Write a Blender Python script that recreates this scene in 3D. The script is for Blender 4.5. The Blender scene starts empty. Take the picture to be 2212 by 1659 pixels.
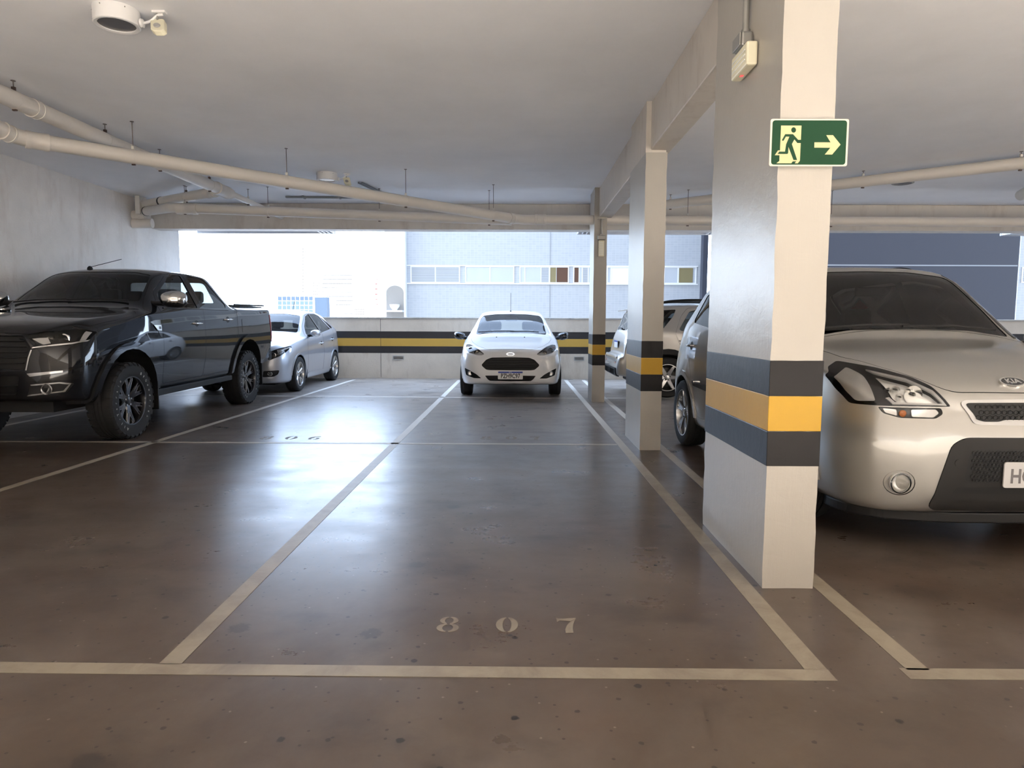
import bpy, bmesh, math, random
from mathutils import Vector, Matrix
from mathutils.bvhtree import BVHTree
from mathutils.interpolate import poly_3d_calc
R = random.Random(7)
PI = math.pi
S = bpy.context.scene
COL = S.collection

# ------------------------------------------------------------------ camera
F_PX, PITCH, YAW, ROLL, EYE = 1447.62, 0.09, 0.0075, 0.0041, 1.25
def _cam_dir(d):
    X, Y, Z = d
    c, s = math.cos(PITCH), math.sin(PITCH); Y, Z = c*Y + s*Z, -s*Y + c*Z
    c, s = math.cos(YAW), math.sin(YAW); X, Y = c*X - s*Y, s*X + c*Y
    return Vector((X, Y, Z))
_cr, _sr = math.cos(ROLL), math.sin(ROLL)
_rt, _up, _fw = _cam_dir((_cr, 0, _sr)), _cam_dir((-_sr, 0, _cr)), _cam_dir((0, 1, 0))
cam_data = bpy.data.cameras.new('camera')
cam_data.sensor_width = 36.0
cam_data.lens = F_PX / 2212 * 36.0
cam_data.clip_start = 0.05; cam_data.clip_end = 2000
cam = bpy.data.objects.new('camera', cam_data); COL.objects.link(cam)
cam.matrix_world = Matrix(((_rt.x, _up.x, -_fw.x, 0), (_rt.y, _up.y, -_fw.y, 0), (_rt.z, _up.z, -_fw.z, EYE), (0, 0, 0, 1)))
S.camera = cam

# ------------------------------------------------------------------ sky and exposure
W = bpy.data.worlds.new('world'); S.world = W; W.use_nodes = True
wt = W.node_tree; wn = wt.nodes; wn.clear()
wo = wn.new('ShaderNodeOutputWorld'); wb = wn.new('ShaderNodeBackground')
wc = wn.new('ShaderNodeTexCoord'); wx = wn.new('ShaderNodeSeparateXYZ'); wr = wn.new('ShaderNodeValToRGB')
# hazy sky: brightest and whitest at the horizon, bluer and dimmer overhead
_e = wr.color_ramp.elements; _e.new(0.25); _e.new(0.6)
for _el, (_p, _c) in zip(_e, ((0.0, (0.7, 0.85, 1.0)), (0.25, (0.54, 0.69, 0.94)), (0.6, (0.36, 0.46, 0.64)), (1.0, (0.26, 0.36, 0.54)))):
    _el.position = _p; _el.color = (*_c, 1)
wt.links.new(wc.outputs['Generated'], wx.inputs[0]); wt.links.new(wx.outputs['Z'], wr.inputs[0])
wt.links.new(wr.outputs[0], wb.inputs['Color']); wb.inputs['Strength'].default_value = 11.0
wt.links.new(wb.outputs[0], wo.inputs['Surface'])
sun_d = bpy.data.lights.new('sun', 'SUN'); sun_d.energy = 31.0; sun_d.color = (1.0, 0.93, 0.83); sun_d.angle = 0.01
sun = bpy.data.objects.new('sun', sun_d); COL.objects.link(sun)
sun.rotation_euler = (math.radians(50), 0, math.radians(12))   # shines from behind the camera towards +Y
vs = S.view_settings
vs.view_transform = 'Standard'; vs.look = 'None'; vs.gamma = 1.0; vs.use_curve_mapping = False
vs.exposure = 0.35

# ------------------------------------------------------------------ material helpers
MATS = {}
def principled(name, color, rough=0.5, metal=0.0, coat=0.0, spec=0.5, emit=None, estr=0.0, alpha=None, coat_rough=0.03):
    m = bpy.data.materials.new(name); m.use_nodes = True
    b = m.node_tree.nodes['Principled BSDF']
    b.inputs['Base Color'].default_value = (*color, 1)
    b.inputs['Roughness'].default_value = rough; b.inputs['Metallic'].default_value = metal
    b.inputs['Coat Weight'].default_value = coat; b.inputs['Coat Roughness'].default_value = coat_rough
    b.inputs['Specular IOR Level'].default_value = spec
    if emit: b.inputs['Emission Color'].default_value = (*emit, 1); b.inputs['Emission Strength'].default_value = estr
    MATS[name] = m
    return m
def node(m, kind, **kw):
    n = m.node_tree.nodes.new(kind)
    for k, v in kw.items(): setattr(n, k, v)
    return n
def link(m, a, b): m.node_tree.links.new(a, b)
def bsdf(m): return m.node_tree.nodes['Principled BSDF']
def obj_coords(m, scale=(1, 1, 1), world=True):
    if world:
        g = node(m, 'ShaderNodeNewGeometry'); out = g.outputs['Position']
    else:
        g = node(m, 'ShaderNodeTexCoord'); out = g.outputs['Object']
    mp = node(m, 'ShaderNodeMapping'); mp.inputs['Scale'].default_value = scale
    link(m, out, mp.inputs['Vector'])
    return mp.outputs[0]
def noise(m, vec, scale, detail=4, rough=0.55, dist=0.0):
    n = node(m, 'ShaderNodeTexNoise'); n.inputs['Scale'].default_value = scale; n.inputs['Detail'].default_value = detail
    n.inputs['Roughness'].default_value = rough; n.inputs['Distortion'].default_value = dist
    link(m, vec, n.inputs['Vector']); return n.outputs['Fac']
def ramp(m, fac, stops):
    r = node(m, 'ShaderNodeValToRGB'); e = r.color_ramp.elements
    while len(e) < len(stops): e.new(0.5)
    for el, (p, c) in zip(e, stops):
        el.position = p; el.color = (c, c, c, 1) if isinstance(c, (int, float)) else (*c, 1)
    link(m, fac, r.inputs[0]); return r.outputs[0]
def mix(m, fac, a, b, mode='MIX'):
    n = node(m, 'ShaderNodeMix', data_type='RGBA', blend_type=mode)
    for sock, v in ((n.inputs[0], fac), (n.inputs[6], a), (n.inputs[7], b)):
        if isinstance(v, (int, float)): sock.default_value = v
        elif isinstance(v, tuple): sock.default_value = (*v, 1)
        else: link(m, v, sock)
    return n.outputs[2]
def bump(m, height, strength=0.3, dist=0.01):
    b = node(m, 'ShaderNodeBump'); b.inputs['Strength'].default_value = strength; b.inputs['Distance'].default_value = dist
    link(m, height, b.inputs['Height']); link(m, b.outputs[0], bsdf(m).inputs['Normal'])
def plaster(name, color, rough=0.5, var=0.12, bscale=18, bstr=0.25, spec=0.5, dirt=None, bdist=0.01, coat=0.0):
    m = principled(name, color, rough, spec=spec, coat=coat, coat_rough=0.25)
    v = obj_coords(m)
    f = ramp(m, noise(m, v, 1.3, 6, 0.6), [(0.3, 0.0), (0.75, 1.0)])
    c = mix(m, f, tuple(x*(1-var) for x in color), tuple(min(1, x*(1+var*0.5)) for x in color))
    if dirt:
        f2 = ramp(m, noise(m, obj_coords(m, (1.2, 1.2, 0.35)), 3.1, 7, 0.68), [(0.52, 0.0), (0.72, 0.75)])
        c = mix(m, f2, c, dirt)
    link(m, c, bsdf(m).inputs['Base Color'])
    h = noise(m, v, bscale, 8, 0.6)
    bump(m, h, bstr, bdist)
    return m

# ------------------------------------------------------------------ mesh helpers
class MB:
    def __init__(s): s.v = []; s.f = []; s.m = []; s.mi = 0; s.sm = []; s.smooth = False
    def add(s, vs, fs):
        b = len(s.v); s.v += [tuple(x) for x in vs]
        for f in fs: s.f.append(tuple(b+i for i in f)); s.m.append(s.mi); s.sm.append(s.smooth)
        return s
    def box(s, x0, x1, y0, y1, z0, z1):
        return s.add([(x0,y0,z0),(x1,y0,z0),(x1,y1,z0),(x0,y1,z0),(x0,y0,z1),(x1,y0,z1),(x1,y1,z1),(x0,y1,z1)],
                     [(0,3,2,1),(4,5,6,7),(0,1,5,4),(1,2,6,5),(2,3,7,6),(3,0,4,7)])
    def prism(s, poly, to3, d0, d1):
        """poly: list of 2D points; to3(u, v, d) -> point; between depths d0 and d1"""
        n = len(poly)
        vs = [to3(u, v, d0) for u, v in poly] + [to3(u, v, d1) for u, v in poly]
        return s.add(vs, [tuple(range(n))[::-1], tuple(range(n, 2*n))] + [(i, (i+1) % n, n+(i+1) % n, n+i) for i in range(n)])
    def lathe(s, prof, seg=24, to3=None, cap=True, closed=False):
        """prof: list of (r, h); to3(x, y, h)"""
        to3 = to3 or (lambda x, y, h: (x, y, h))
        vs = []
        for r, h in prof:
            for k in range(seg):
                a = 2*PI*k/seg; vs.append(to3(r*math.cos(a), r*math.sin(a), h))
        fs = []
        n = len(prof)
        for i in range(n-1 if not closed else n):
            j = (i+1) % n
            for k in range(seg):
                l = (k+1) % seg
                fs.append((i*seg+k, i*seg+l, j*seg+l, j*seg+k))
        if cap and not closed:
            fs.append(tuple(range(seg))[::-1]); fs.append(tuple((n-1)*seg+k for k in range(seg)))
        return s.add(vs, fs)
    def tube(s, path, r, seg=12, cap=True, up=(0, 0, 1), rads=None, flat=1.0):
        pts = [Vector(p) for p in path]; n = len(pts); vs = []
        for i, p in enumerate(pts):
            t = (pts[min(i+1, n-1)] - pts[max(i-1, 0)]).normalized()
            u = Vector(up)
            if abs(t.dot(u)) > 0.95: u = Vector((1, 0, 0)) if abs(t.x) < 0.9 else Vector((0, 1, 0))
            a = t.cross(u).normalized(); b = a.cross(t).normalized()
            rr = rads[i] if rads else r
            for k in range(seg):
                w = 2*PI*k/seg; vs.append(p + a*(rr*math.cos(w)) + b*(rr*flat*math.sin(w)))
        fs = [(i*seg+k, i*seg+(k+1) % seg, (i+1)*seg+(k+1) % seg, (i+1)*seg+k) for i in range(n-1) for k in range(seg)]
        if cap: fs += [tuple(range(seg))[::-1], tuple((n-1)*seg+k for k in range(seg))]
        return s.add(vs, fs)
    def build(s, name, mats, parent=None, smooth=None, bevel=0.0, angle=None, bseg=2):
        me = bpy.data.meshes.new(name); me.from_pydata(s.v, [], s.f)
        if not isinstance(mats, (list, tuple)): mats = [mats]
        for mm in mats: me.materials.append(MATS[mm] if isinstance(mm, str) else mm)
        bm = bmesh.new(); bm.from_mesh(me)
        for i, f in enumerate(bm.faces):
            f.material_index = s.m[i]; f.smooth = bool(s.sm[i] if smooth is None else smooth)
        if bevel > 0:
            es = [e for e in bm.edges if len(e.link_faces) == 2 and e.calc_face_angle(0) > 0.6]
            bmesh.ops.bevel(bm, geom=es, offset=bevel, segments=bseg, profile=0.5, affect='EDGES')
        bmesh.ops.recalc_face_normals(bm, faces=bm.faces[:])
        if angle is not None or smooth:
            lim = angle if angle is not None else 0.7
            for e in bm.edges:
                if len(e.link_faces) == 2 and e.calc_face_angle(0) > lim: e.smooth = False
        bm.to_mesh(me); bm.free()
        o = bpy.data.objects.new(name, me); COL.objects.link(o)
        if parent is not None: o.parent = parent
        return o
def tag(o, label=None, cat=None, group=None, kind=None):
    if label: o['label'] = label
    if cat: o['category'] = cat
    if group: o['group'] = group
    if kind: o['kind'] = kind
    return o
def struct(o): o['kind'] = 'structure'; return o
def empty(name, loc=(0, 0, 0), rz=0.0):
    o = bpy.data.objects.new(name, None); COL.objects.link(o); o.location = loc; o.rotation_euler = (0, 0, rz); o.empty_display_size = 0.1
    return o
def arc(cx, cy, r, a0, a1, n, ry=None):
    ry = ry or r
    return [(cx + r*math.cos(math.radians(a0+(a1-a0)*i/n)), cy + ry*math.sin(math.radians(a0+(a1-a0)*i/n))) for i in range(n+1)]
def rrect(x0, x1, y0, y1, r, n=4):
    return arc(x1-r, y0+r, r, -90, 0, n) + arc(x1-r, y1-r, r, 0, 90, n) + arc(x0+r, y1-r, r, 90, 180, n) + arc(x0+r, y0+r, r, 180, 270, n)
def text_obj(name, body, size, mat, parent, matrix, extrude=0.001, align='CENTER', xscale=1.0, bold=0.0):
    c = bpy.data.curves.new(name, 'FONT'); c.body = body; c.size = size; c.extrude = extrude; c.align_x = align; c.align_y = 'CENTER'
    c.resolution_u = 3; c.offset = bold*size
    t = bpy.data.objects.new(name, c)
    me = bpy.data.meshes.new_from_object(t)
    bpy.data.objects.remove(t); bpy.data.curves.remove(c)
    for v in me.vertices: v.co.x *= xscale
    me.transform(matrix)
    me.materials.clear(); me.materials.append(MATS[mat])
    o = bpy.data.objects.new(name, me); COL.objects.link(o)
    if parent is not None: o.parent = parent
    return o
# ------------------------------------------------------------------ materials
def make_floor_mat():
    m = principled('polished_concrete', (0.13, 0.095, 0.075), 0.3, spec=0.42)
    v = obj_coords(m)
    big = ramp(m, noise(m, v, 0.5, 4, 0.55, 0.2), [(0.3, 0.0), (0.7, 1.0)])
    mid = ramp(m, noise(m, v, 2.2, 9, 0.62, 0.2), [(0.3, 0.0), (0.75, 1.0)])
    c = mix(m, big, (0.06, 0.037, 0.0235), (0.105, 0.079, 0.06))
    c = mix(m, mix(m, 0.6, mid, (0.0, 0.0, 0.0)), c, (0.036, 0.0245, 0.0175))
    wear = ramp(m, noise(m, v, 0.85, 10, 0.66, 0.3), [(0.4, 0.0), (0.7, 0.8)])
    c = mix(m, wear, c, (0.14, 0.114, 0.093))
    pink = ramp(m, noise(m, obj_coords(m, (1, 1, 1)), 0.7, 3, 0.5, 0.0), [(0.55, 0.0), (0.8, 0.45)])
    c = mix(m, pink, c, (0.115, 0.06, 0.039))
    # paler towards the back: daylight and facade glare painted into the floor colour
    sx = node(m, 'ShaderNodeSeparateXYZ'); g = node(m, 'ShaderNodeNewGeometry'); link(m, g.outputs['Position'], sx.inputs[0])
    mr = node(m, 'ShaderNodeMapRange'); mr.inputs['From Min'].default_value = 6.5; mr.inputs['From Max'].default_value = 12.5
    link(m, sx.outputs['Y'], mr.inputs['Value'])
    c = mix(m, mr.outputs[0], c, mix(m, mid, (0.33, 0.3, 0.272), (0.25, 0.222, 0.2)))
    # soft dark stains, oil drips, specks and pale flecks
    st = ramp(m, noise(m, obj_coords(m, (0.8, 1.2, 1)), 1.7, 7, 0.6, 0.1), [(0.54, 0.0), (0.72, 0.7)])
    c = mix(m, st, c, (0.027, 0.02, 0.0165))
    def dots(c, scale, r, keep, col, strength, off=0.0):
        vo = node(m, 'ShaderNodeTexVoronoi', voronoi_dimensions='2D'); vo.inputs['Scale'].default_value = scale
        mp = node(m, 'ShaderNodeMapping'); mp.inputs['Location'].default_value = (off, off*1.7, 0); link(m, v, mp.inputs['Vector'])
        wob = node(m, 'ShaderNodeVectorMath', operation='ADD'); nz = node(m, 'ShaderNodeTexNoise'); nz.inputs['Scale'].default_value = 60.0
        sc = node(m, 'ShaderNodeVectorMath', operation='SCALE'); sc.inputs['Scale'].default_value = r*0.9
        link(m, mp.outputs[0], nz.inputs['Vector']); link(m, nz.outputs['Color'], sc.inputs[0]); link(m, mp.outputs[0], wob.inputs[0]); link(m, sc.outputs[0], wob.inputs[1])
        link(m, wob.outputs[0], vo.inputs['Vector'])
        d = ramp(m, vo.outputs['Distance'], [(r*scale*0.7, 1.0), (r*scale, 0.0)])
        sp = node(m, 'ShaderNodeSeparateColor'); link(m, vo.outputs['Color'], sp.inputs[0])
        k = ramp(m, sp.outputs[0], [(keep, strength), (keep+0.001, 0.0)])
        return mix(m, mix(m, 1.0, d, k, 'MULTIPLY'), c, col)
    c = dots(c, 2.6, 0.015, 0.3, (0.018, 0.015, 0.013), 0.95)
    c = dots(c, 5.5, 0.010, 0.3, (0.025, 0.02, 0.017), 0.9, 3.3)
    c = dots(c, 13.0, 0.006, 0.3, (0.028, 0.022, 0.018), 0.85, 7.1)
    c = dots(c, 9.0, 0.005, 0.14, (0.25, 0.21, 0.18), 0.6, 11.7)
    c = dots(c, 1.4, 0.05, 0.25, (0.03, 0.024, 0.02), 0.6, 17.0)
    link(m, c, bsdf(m).inputs['Base Color'])
    rg = mix(m, mid, (0.24, 0.24, 0.24), (0.33, 0.33, 0.33))
    sw = ramp(m, noise(m, obj_coords(m, (1, 2.0, 1)), 2.2, 9, 0.7, 0.0), [(0.3, 0.0), (0.75, 0.07)])
    link(m, mix(m, 1.0, rg, sw, 'ADD'), bsdf(m).inputs['Roughness'])
    bump(m, noise(m, v, 5, 10, 0.65), 0.05, 0.01)
    return m
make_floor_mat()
def make_paint(name, color, rough=0.45, clean=1.0):
    m = principled(name, color, rough)
    v = obj_coords(m)
    w = ramp(m, noise(m, v, 5.5, 8, 0.7, 0.5), [(0.42, 0.0), (0.68, 0.55)])
    c = mix(m, w, color, (0.12, 0.088, 0.068))
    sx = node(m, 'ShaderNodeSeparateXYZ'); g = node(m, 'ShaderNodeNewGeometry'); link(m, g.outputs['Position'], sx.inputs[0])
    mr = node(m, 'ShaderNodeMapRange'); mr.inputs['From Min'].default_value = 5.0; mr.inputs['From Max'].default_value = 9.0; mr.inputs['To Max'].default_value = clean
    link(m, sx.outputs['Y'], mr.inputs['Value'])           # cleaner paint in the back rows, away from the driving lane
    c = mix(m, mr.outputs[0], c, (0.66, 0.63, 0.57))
    link(m, c, bsdf(m).inputs['Base Color']); return m
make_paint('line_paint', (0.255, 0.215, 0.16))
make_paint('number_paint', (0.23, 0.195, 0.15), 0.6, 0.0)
plaster('ceiling_paint', (0.85, 0.84, 0.85), 0.75, 0.06, 3.0, 0.12, bdist=0.02)
plaster('wall_stucco', (0.8, 0.765, 0.735), 0.9, 0.14, 42, 0.55, dirt=(0.64, 0.58, 0.54), bdist=0.012)
def make_pillar():
    m = plaster('pillar_paint', (0.39, 0.362, 0.318), 0.33, 0.05, 9, 0.2, spec=0.45)
    h1 = noise(m, obj_coords(m, (1, 1, 0.12)), 70, 5, 0.6)          # brushed roller streaks
    h2 = noise(m, obj_coords(m, (1, 1, 1.6)), 11, 9, 0.62, 0.6)     # trowel marks
    h2 = ramp(m, h2, [(0.35, 0.0), (0.6, 1.0)])
    bump(m, mix(m, 0.35, h1, h2), 0.2, 0.006)
make_pillar()
plaster('beam_paint', (0.62, 0.565, 0.5), 0.5, 0.1, 7, 0.2, dirt=(0.46, 0.39, 0.33), bdist=0.015)
plaster('parapet_concrete', (0.72, 0.65, 0.56), 0.9, 0.14, 30, 0.4, dirt=(0.54, 0.46, 0.38))
plaster('parapet_cap', (0.5, 0.48, 0.45), 0.8, 0.3, 20, 0.4, dirt=(0.16, 0.15, 0.14))
plaster('band_black', (0.014, 0.0125, 0.013), 0.4, 0.25, 12, 0.2, spec=0.22)
plaster('band_yellow', (0.48, 0.275, 0.022), 0.4, 0.08, 12, 0.15, spec=0.3)
plaster('band_yellow_wall', (0.6, 0.37, 0.07), 0.5, 0.08, 12, 0.15)
plaster('band_black_wall', (0.025, 0.023, 0.025), 0.5, 0.25, 12, 0.2)
plaster('pipe_pvc', (0.66, 0.61, 0.55), 0.38, 0.06, 14, 0.04)
principled('pipe_black_ring', (0.02, 0.02, 0.022), 0.5)
principled('steel_rod', (0.2, 0.17, 0.155), 0.5, 0.8)
principled('clamp_white', (0.6, 0.57, 0.52), 0.5)
principled('clamp_rust', (0.1, 0.065, 0.05), 0.7, 0.3)
principled('lamp_white', (0.74, 0.72, 0.7), 0.4)
principled('lamp_lens', (0.12, 0.115, 0.115), 0.25)
principled('sensor_cream', (0.75, 0.7, 0.52), 0.45)
principled('sensor_lens', (0.3, 0.29, 0.28), 0.3)
principled('grey_metal', (0.3, 0.29, 0.27), 0.45, 0.6)
principled('conduit_grey', (0.2, 0.2, 0.2), 0.5, 0.4)
principled('dark_hole', (0.008, 0.008, 0.008), 0.8)
principled('lamp_led', (0.85, 0.85, 0.8), 0.3)
principled('led_red', (0.6, 0.05, 0.05), 0.3, emit=(1, 0.08, 0.08), estr=1.2)
principled('sign_cream', (0.56, 0.47, 0.26), 0.5, spec=0.2)
principled('sign_border', (0.6, 0.55, 0.45), 0.5, spec=0.2)
principled('sign_green', (0.01, 0.048, 0.021), 0.45, spec=0.15)
principled('vent_frame', (0.5, 0.48, 0.45), 0.5)
principled('vent_slat', (0.16, 0.15, 0.14), 0.6)
principled('awning_metal', (0.62, 0.63, 0.66), 0.35, 0.3)
plaster('wall_grey', (0.5, 0.46, 0.4), 0.9, 0.1, 12, 0.2)
plaster('bounce_concrete', (0.62, 0.57, 0.5), 0.9, 0.1, 20, 0.2)
plaster('blocker_wall', (0.26, 0.22, 0.18), 0.9, 0.1, 8, 0.2)
principled('ground_far', (0.35, 0.34, 0.33), 0.9)
principled('window_frame_white', (0.8, 0.8, 0.79), 0.4)
principled('window_grey_pane', (0.5, 0.53, 0.57), 0.12)
principled('window_blind', (0.55, 0.57, 0.6), 0.5)
principled('window_blind_slat', (0.3, 0.32, 0.35), 0.5)
principled('window_olive', (0.24, 0.2, 0.1), 0.25)
principled('window_brown', (0.1, 0.045, 0.025), 0.3)
principled('window_paper', (0.8, 0.79, 0.76), 0.4)
principled('blue_facade', (0.045, 0.048, 0.066), 0.7)
principled('white_facade', (0.82, 0.82, 0.82), 0.7)
principled('far_glass', (0.034, 0.052, 0.075), 0.6, spec=0.05)
principled('far_glass_dark', (0.026, 0.039, 0.06), 0.6, spec=0.05)
principled('far_line', (0.045, 0.045, 0.047), 0.7, spec=0.05)
principled('far_red', (0.05, 0.008, 0.01), 0.7, spec=0.05)
principled('arch_beige', (0.3, 0.28, 0.26), 0.7)
def make_tile():
    m = principled('facade_tile', (0.62, 0.65, 0.71), 0.25)
    v = obj_coords(m); sw = node(m, 'ShaderNodeSeparateXYZ'); cb = node(m, 'ShaderNodeCombineXYZ')
    link(m, v, sw.inputs[0]); link(m, sw.outputs['X'], cb.inputs['X']); link(m, sw.outputs['Z'], cb.inputs['Y'])
    b = node(m, 'ShaderNodeTexBrick'); b.offset = 0.0
    b.inputs['Scale'].default_value = 1.0; b.inputs['Brick Width'].default_value = 0.16; b.inputs['Row Height'].default_value = 0.1
    b.inputs['Mortar Size'].default_value = 0.006; b.inputs['Color1'].default_value = (0.42, 0.44, 0.475, 1); b.inputs['Color2'].default_value = (0.45, 0.47, 0.5, 1)
    b.inputs['Mortar'].default_value = (0.5, 0.515, 0.54, 1)
    link(m, cb.outputs[0], b.inputs['Vector']); link(m, b.outputs['Color'], bsdf(m).inputs['Base Color'])
    return m
make_tile()

# ------------------------------------------------------------------ shell
ZC = 3.37; XW = -6.56; YB = 12.15; ZB = 2.915; YP = 15.2; Y0 = -3.3; X1 = 15.0
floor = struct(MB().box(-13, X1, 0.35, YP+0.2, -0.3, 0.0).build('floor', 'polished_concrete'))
ceiling = struct(MB().box(-13, X1, Y0, YB+0.3, ZC, ZC+0.4).build('ceiling', 'ceiling_paint'))
upper = struct(MB().box(-50, 60, Y0+0.1, YB+0.2, ZC+0.41, 42.0).build('wall_upper_blocker', 'wall_grey'))  # unseen upper floors, made taller and wider to keep sky off the facades
struct(MB().box(-50, 60, Y0+0.1, YP+0.19, -14.0, -0.31).build('wall_lower_blocker', 'parapet_concrete'))  # unseen solid base, added to stop background light rising from below
struct(MB().box(-50, -13.01, Y0+0.1, YB+0.2, -0.309, ZC+0.409).build('wall_blocker_left', 'parapet_concrete'))  # unseen side mass, added to cut light reaching the facades opposite
struct(MB().box(X1+0.01, 60, Y0+0.1, YB+0.2, -0.309, ZC+0.409).build('wall_blocker_right', 'parapet_concrete'))  # matching unseen mass on the right, added to block light
wall_left = struct(MB().box(XW-0.25, XW, Y0, 13.13, 0.0, ZC).build('wall_left', 'wall_stucco'))
beam_x = struct(MB().box(XW+0.002, X1, YB, YB+0.3, ZB, ZC-0.001).build('trim_1', 'beam_paint', bevel=0.012))
beam_y = struct(MB().box(1.275, 1.48, Y0, YB-0.002, ZB+0.001, ZC-0.001).build('trim_2', 'beam_paint', bevel=0.012))
wall_rear_blocker = struct(MB().box(-13, -3.5, Y0-0.2, Y0-0.001, 0.001, ZC).build('wall_rear_blocker', 'wall_stucco'))  # unseen partial wall, added to darken the front of the pickup
struct(MB().box(-60, 70, -32, -24, -0.31, 15.0).build('wall_court_blocker', 'blocker_wall'))  # unseen building, added behind the camera to block the low rear sky
wall_right = struct(MB().box(X1-0.2, X1, Y0, YB, 0.001, ZC-0.001).build('wall_right', 'wall_stucco'))
bounce_court = struct(MB().box(-60, 70, -45, 0.349, -0.3, -0.002).build('ground', 'bounce_concrete'))  # unseen sunlit court, added to bounce warm light onto ceiling and columns
wall_back = struct(MB().box(-14, 22, YP, YP+0.2, -0.3, 1.345).build('wall_back', 'parapet_concrete'))
for x0 in [-14 + 2.95*i for i in range(13)]:
    x1 = min(x0+2.95-0.012, 22)
    mb = MB(); mb.box(x0, x1, YP-0.03, YP+0.23, 1.346, 1.382); mb.build('coping', 'parapet_cap', wall_back, bevel=0.008)
for z0, z1, mt in ((0.906, 1.063, 'band_black_wall'), (0.728, 0.906, 'band_yellow_wall'), (0.57, 0.728, 'band_black_wall')):
    MB().box(-14, 22, YP-0.002, YP, z0+0.0005, z1-0.0005).build('painted_band', mt, wall_back)
for x in (-3.1, -0.4, 2.6, 5.4, 8.2):
    MB().box(x, x+0.008, YP-0.003, YP-0.0021, 0.02, 1.34).build('joint', 'band_black_wall', wall_back)

# columns with painted safety bands
def column(x0, x1, y0, y1, label, ztop=ZC, step=None):
    r = empty('concrete_column', ((x0+x1)/2, (y0+y1)/2, 0))
    tag(r, label, 'column', 'painted columns')
    cx, cy = (x0+x1)/2, (y0+y1)/2
    rr = random.Random(int(y0*100))
    def slab(a, b, c, d, z0, z1, name, mt, bev=0.007, nz=24):
        # box with slightly uneven arrises
        mb = MB(); vs = []; ring = []
        pts = []
        nx = 5; ny = 9
        for i in range(nx): pts.append((a+(b-a)*i/(nx-1), c))
        for i in range(1, ny): pts.append((b, c+(d-c)*i/(ny-1)))
        for i in range(1, nx): pts.append((b-(b-a)*i/(nx-1), d))
        for i in range(1, ny-1): pts.append((a, d-(d-c)*i/(ny-1)))
        n = len(pts)
        nzz = max(2, int((z1-z0)/0.09))
        for k in range(nzz+1):
            z = z0+(z1-z0)*k/nzz
            for (px, py) in pts:
                w = 0.0025
                vs.append((px-cx+rr.uniform(-w, w), py-cy+rr.uniform(-w, w), z))
        fs = [(k*n+i, k*n+(i+1) % n, (k+1)*n+(i+1) % n, (k+1)*n+i) for k in range(nzz) for i in range(n)]
        fs += [tuple(range(n))[::-1], tuple(nzz*n+i for i in range(n))]
        mb.add(vs, fs)
        return mb.build(name, mt, r, smooth=True, angle=0.5)
    if step:
        slab(x0, x1, y0, y1, 0.0, step, 'shaft', 'pillar_paint')
        slab(x0+0.004, x1-0.004, y0+0.035, y1, step, ztop-0.001, 'shaft', 'beam_paint')
    else:
        slab(x0, x1, y0, y1, 0.0, ztop-0.001, 'shaft', 'pillar_paint')
    e = 0.0035
    for z0, z1, mt in ((0.92, 1.085, 'band_black'), (0.755, 0.92, 'band_yellow'), (0.59, 0.755, 'band_black')):
        MB().box(x0-cx-e, x1-cx+e, y0-cy-e, y1-cy+e, z0+0.0004, z1-0.0004).build('painted_band', mt, r, bevel=0.003)
    return r
column(1.171, 1.412, 3.10, 4.13, 'nearest cream painted column with the green exit sign on it')
column(1.222, 1.427, 6.59, 7.48, 'middle cream painted column with black and yellow bands', step=2.885)
column(1.201, 1.402, 10.70, 11.3, 'farthest cream painted column with an emergency lamp on its front')

# stall lines and stencilled numbers painted on the floor
def line(p, q, w=0.08, name='painted_line', t=0.0015):
    p, q = Vector((*p, 0)), Vector((*q, 0)); d = (q-p).normalized(); n = Vector((-d.y, d.x, 0))*w/2
    a, b, c, e = p-n, q-n, q+n, p+n
    MB().add([(v.x, v.y, z) for z in (0.0003, t) for v in (a, b, c, e)],
             [(3,2,1,0),(4,5,6,7),(0,1,5,4),(1,2,6,5),(2,3,7,6),(3,0,4,7)]).build(name, 'line_paint', floor)
line((-6.45, 2.325), (1.135, 2.305), 0.075)
line((-1.2685, 2.345), (-1.2685, 14.75), 0.082)
line((1.0923, 2.345), (1.0823, 14.9), 0.082)
line((-3.9, 2.35), (-3.6, 14.75), 0.08)
line((-6.45, 6.89), (1.04, 6.89), 0.07)
line((-6.4, 11.42), (1.04, 11.22), 0.07)
line((1.465, 2.345), (1.475, 14.9), 0.082)
line((1.40, 2.32), (4.2, 2.32), 0.075)
line((1.52, 11.3), (4.2, 11.3), 0.07)
line((4.0, 2.36), (4.0, 14.9), 0.08)
line((-6.2, 6.95), (-6.05, 14.9), 0.08)

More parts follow.
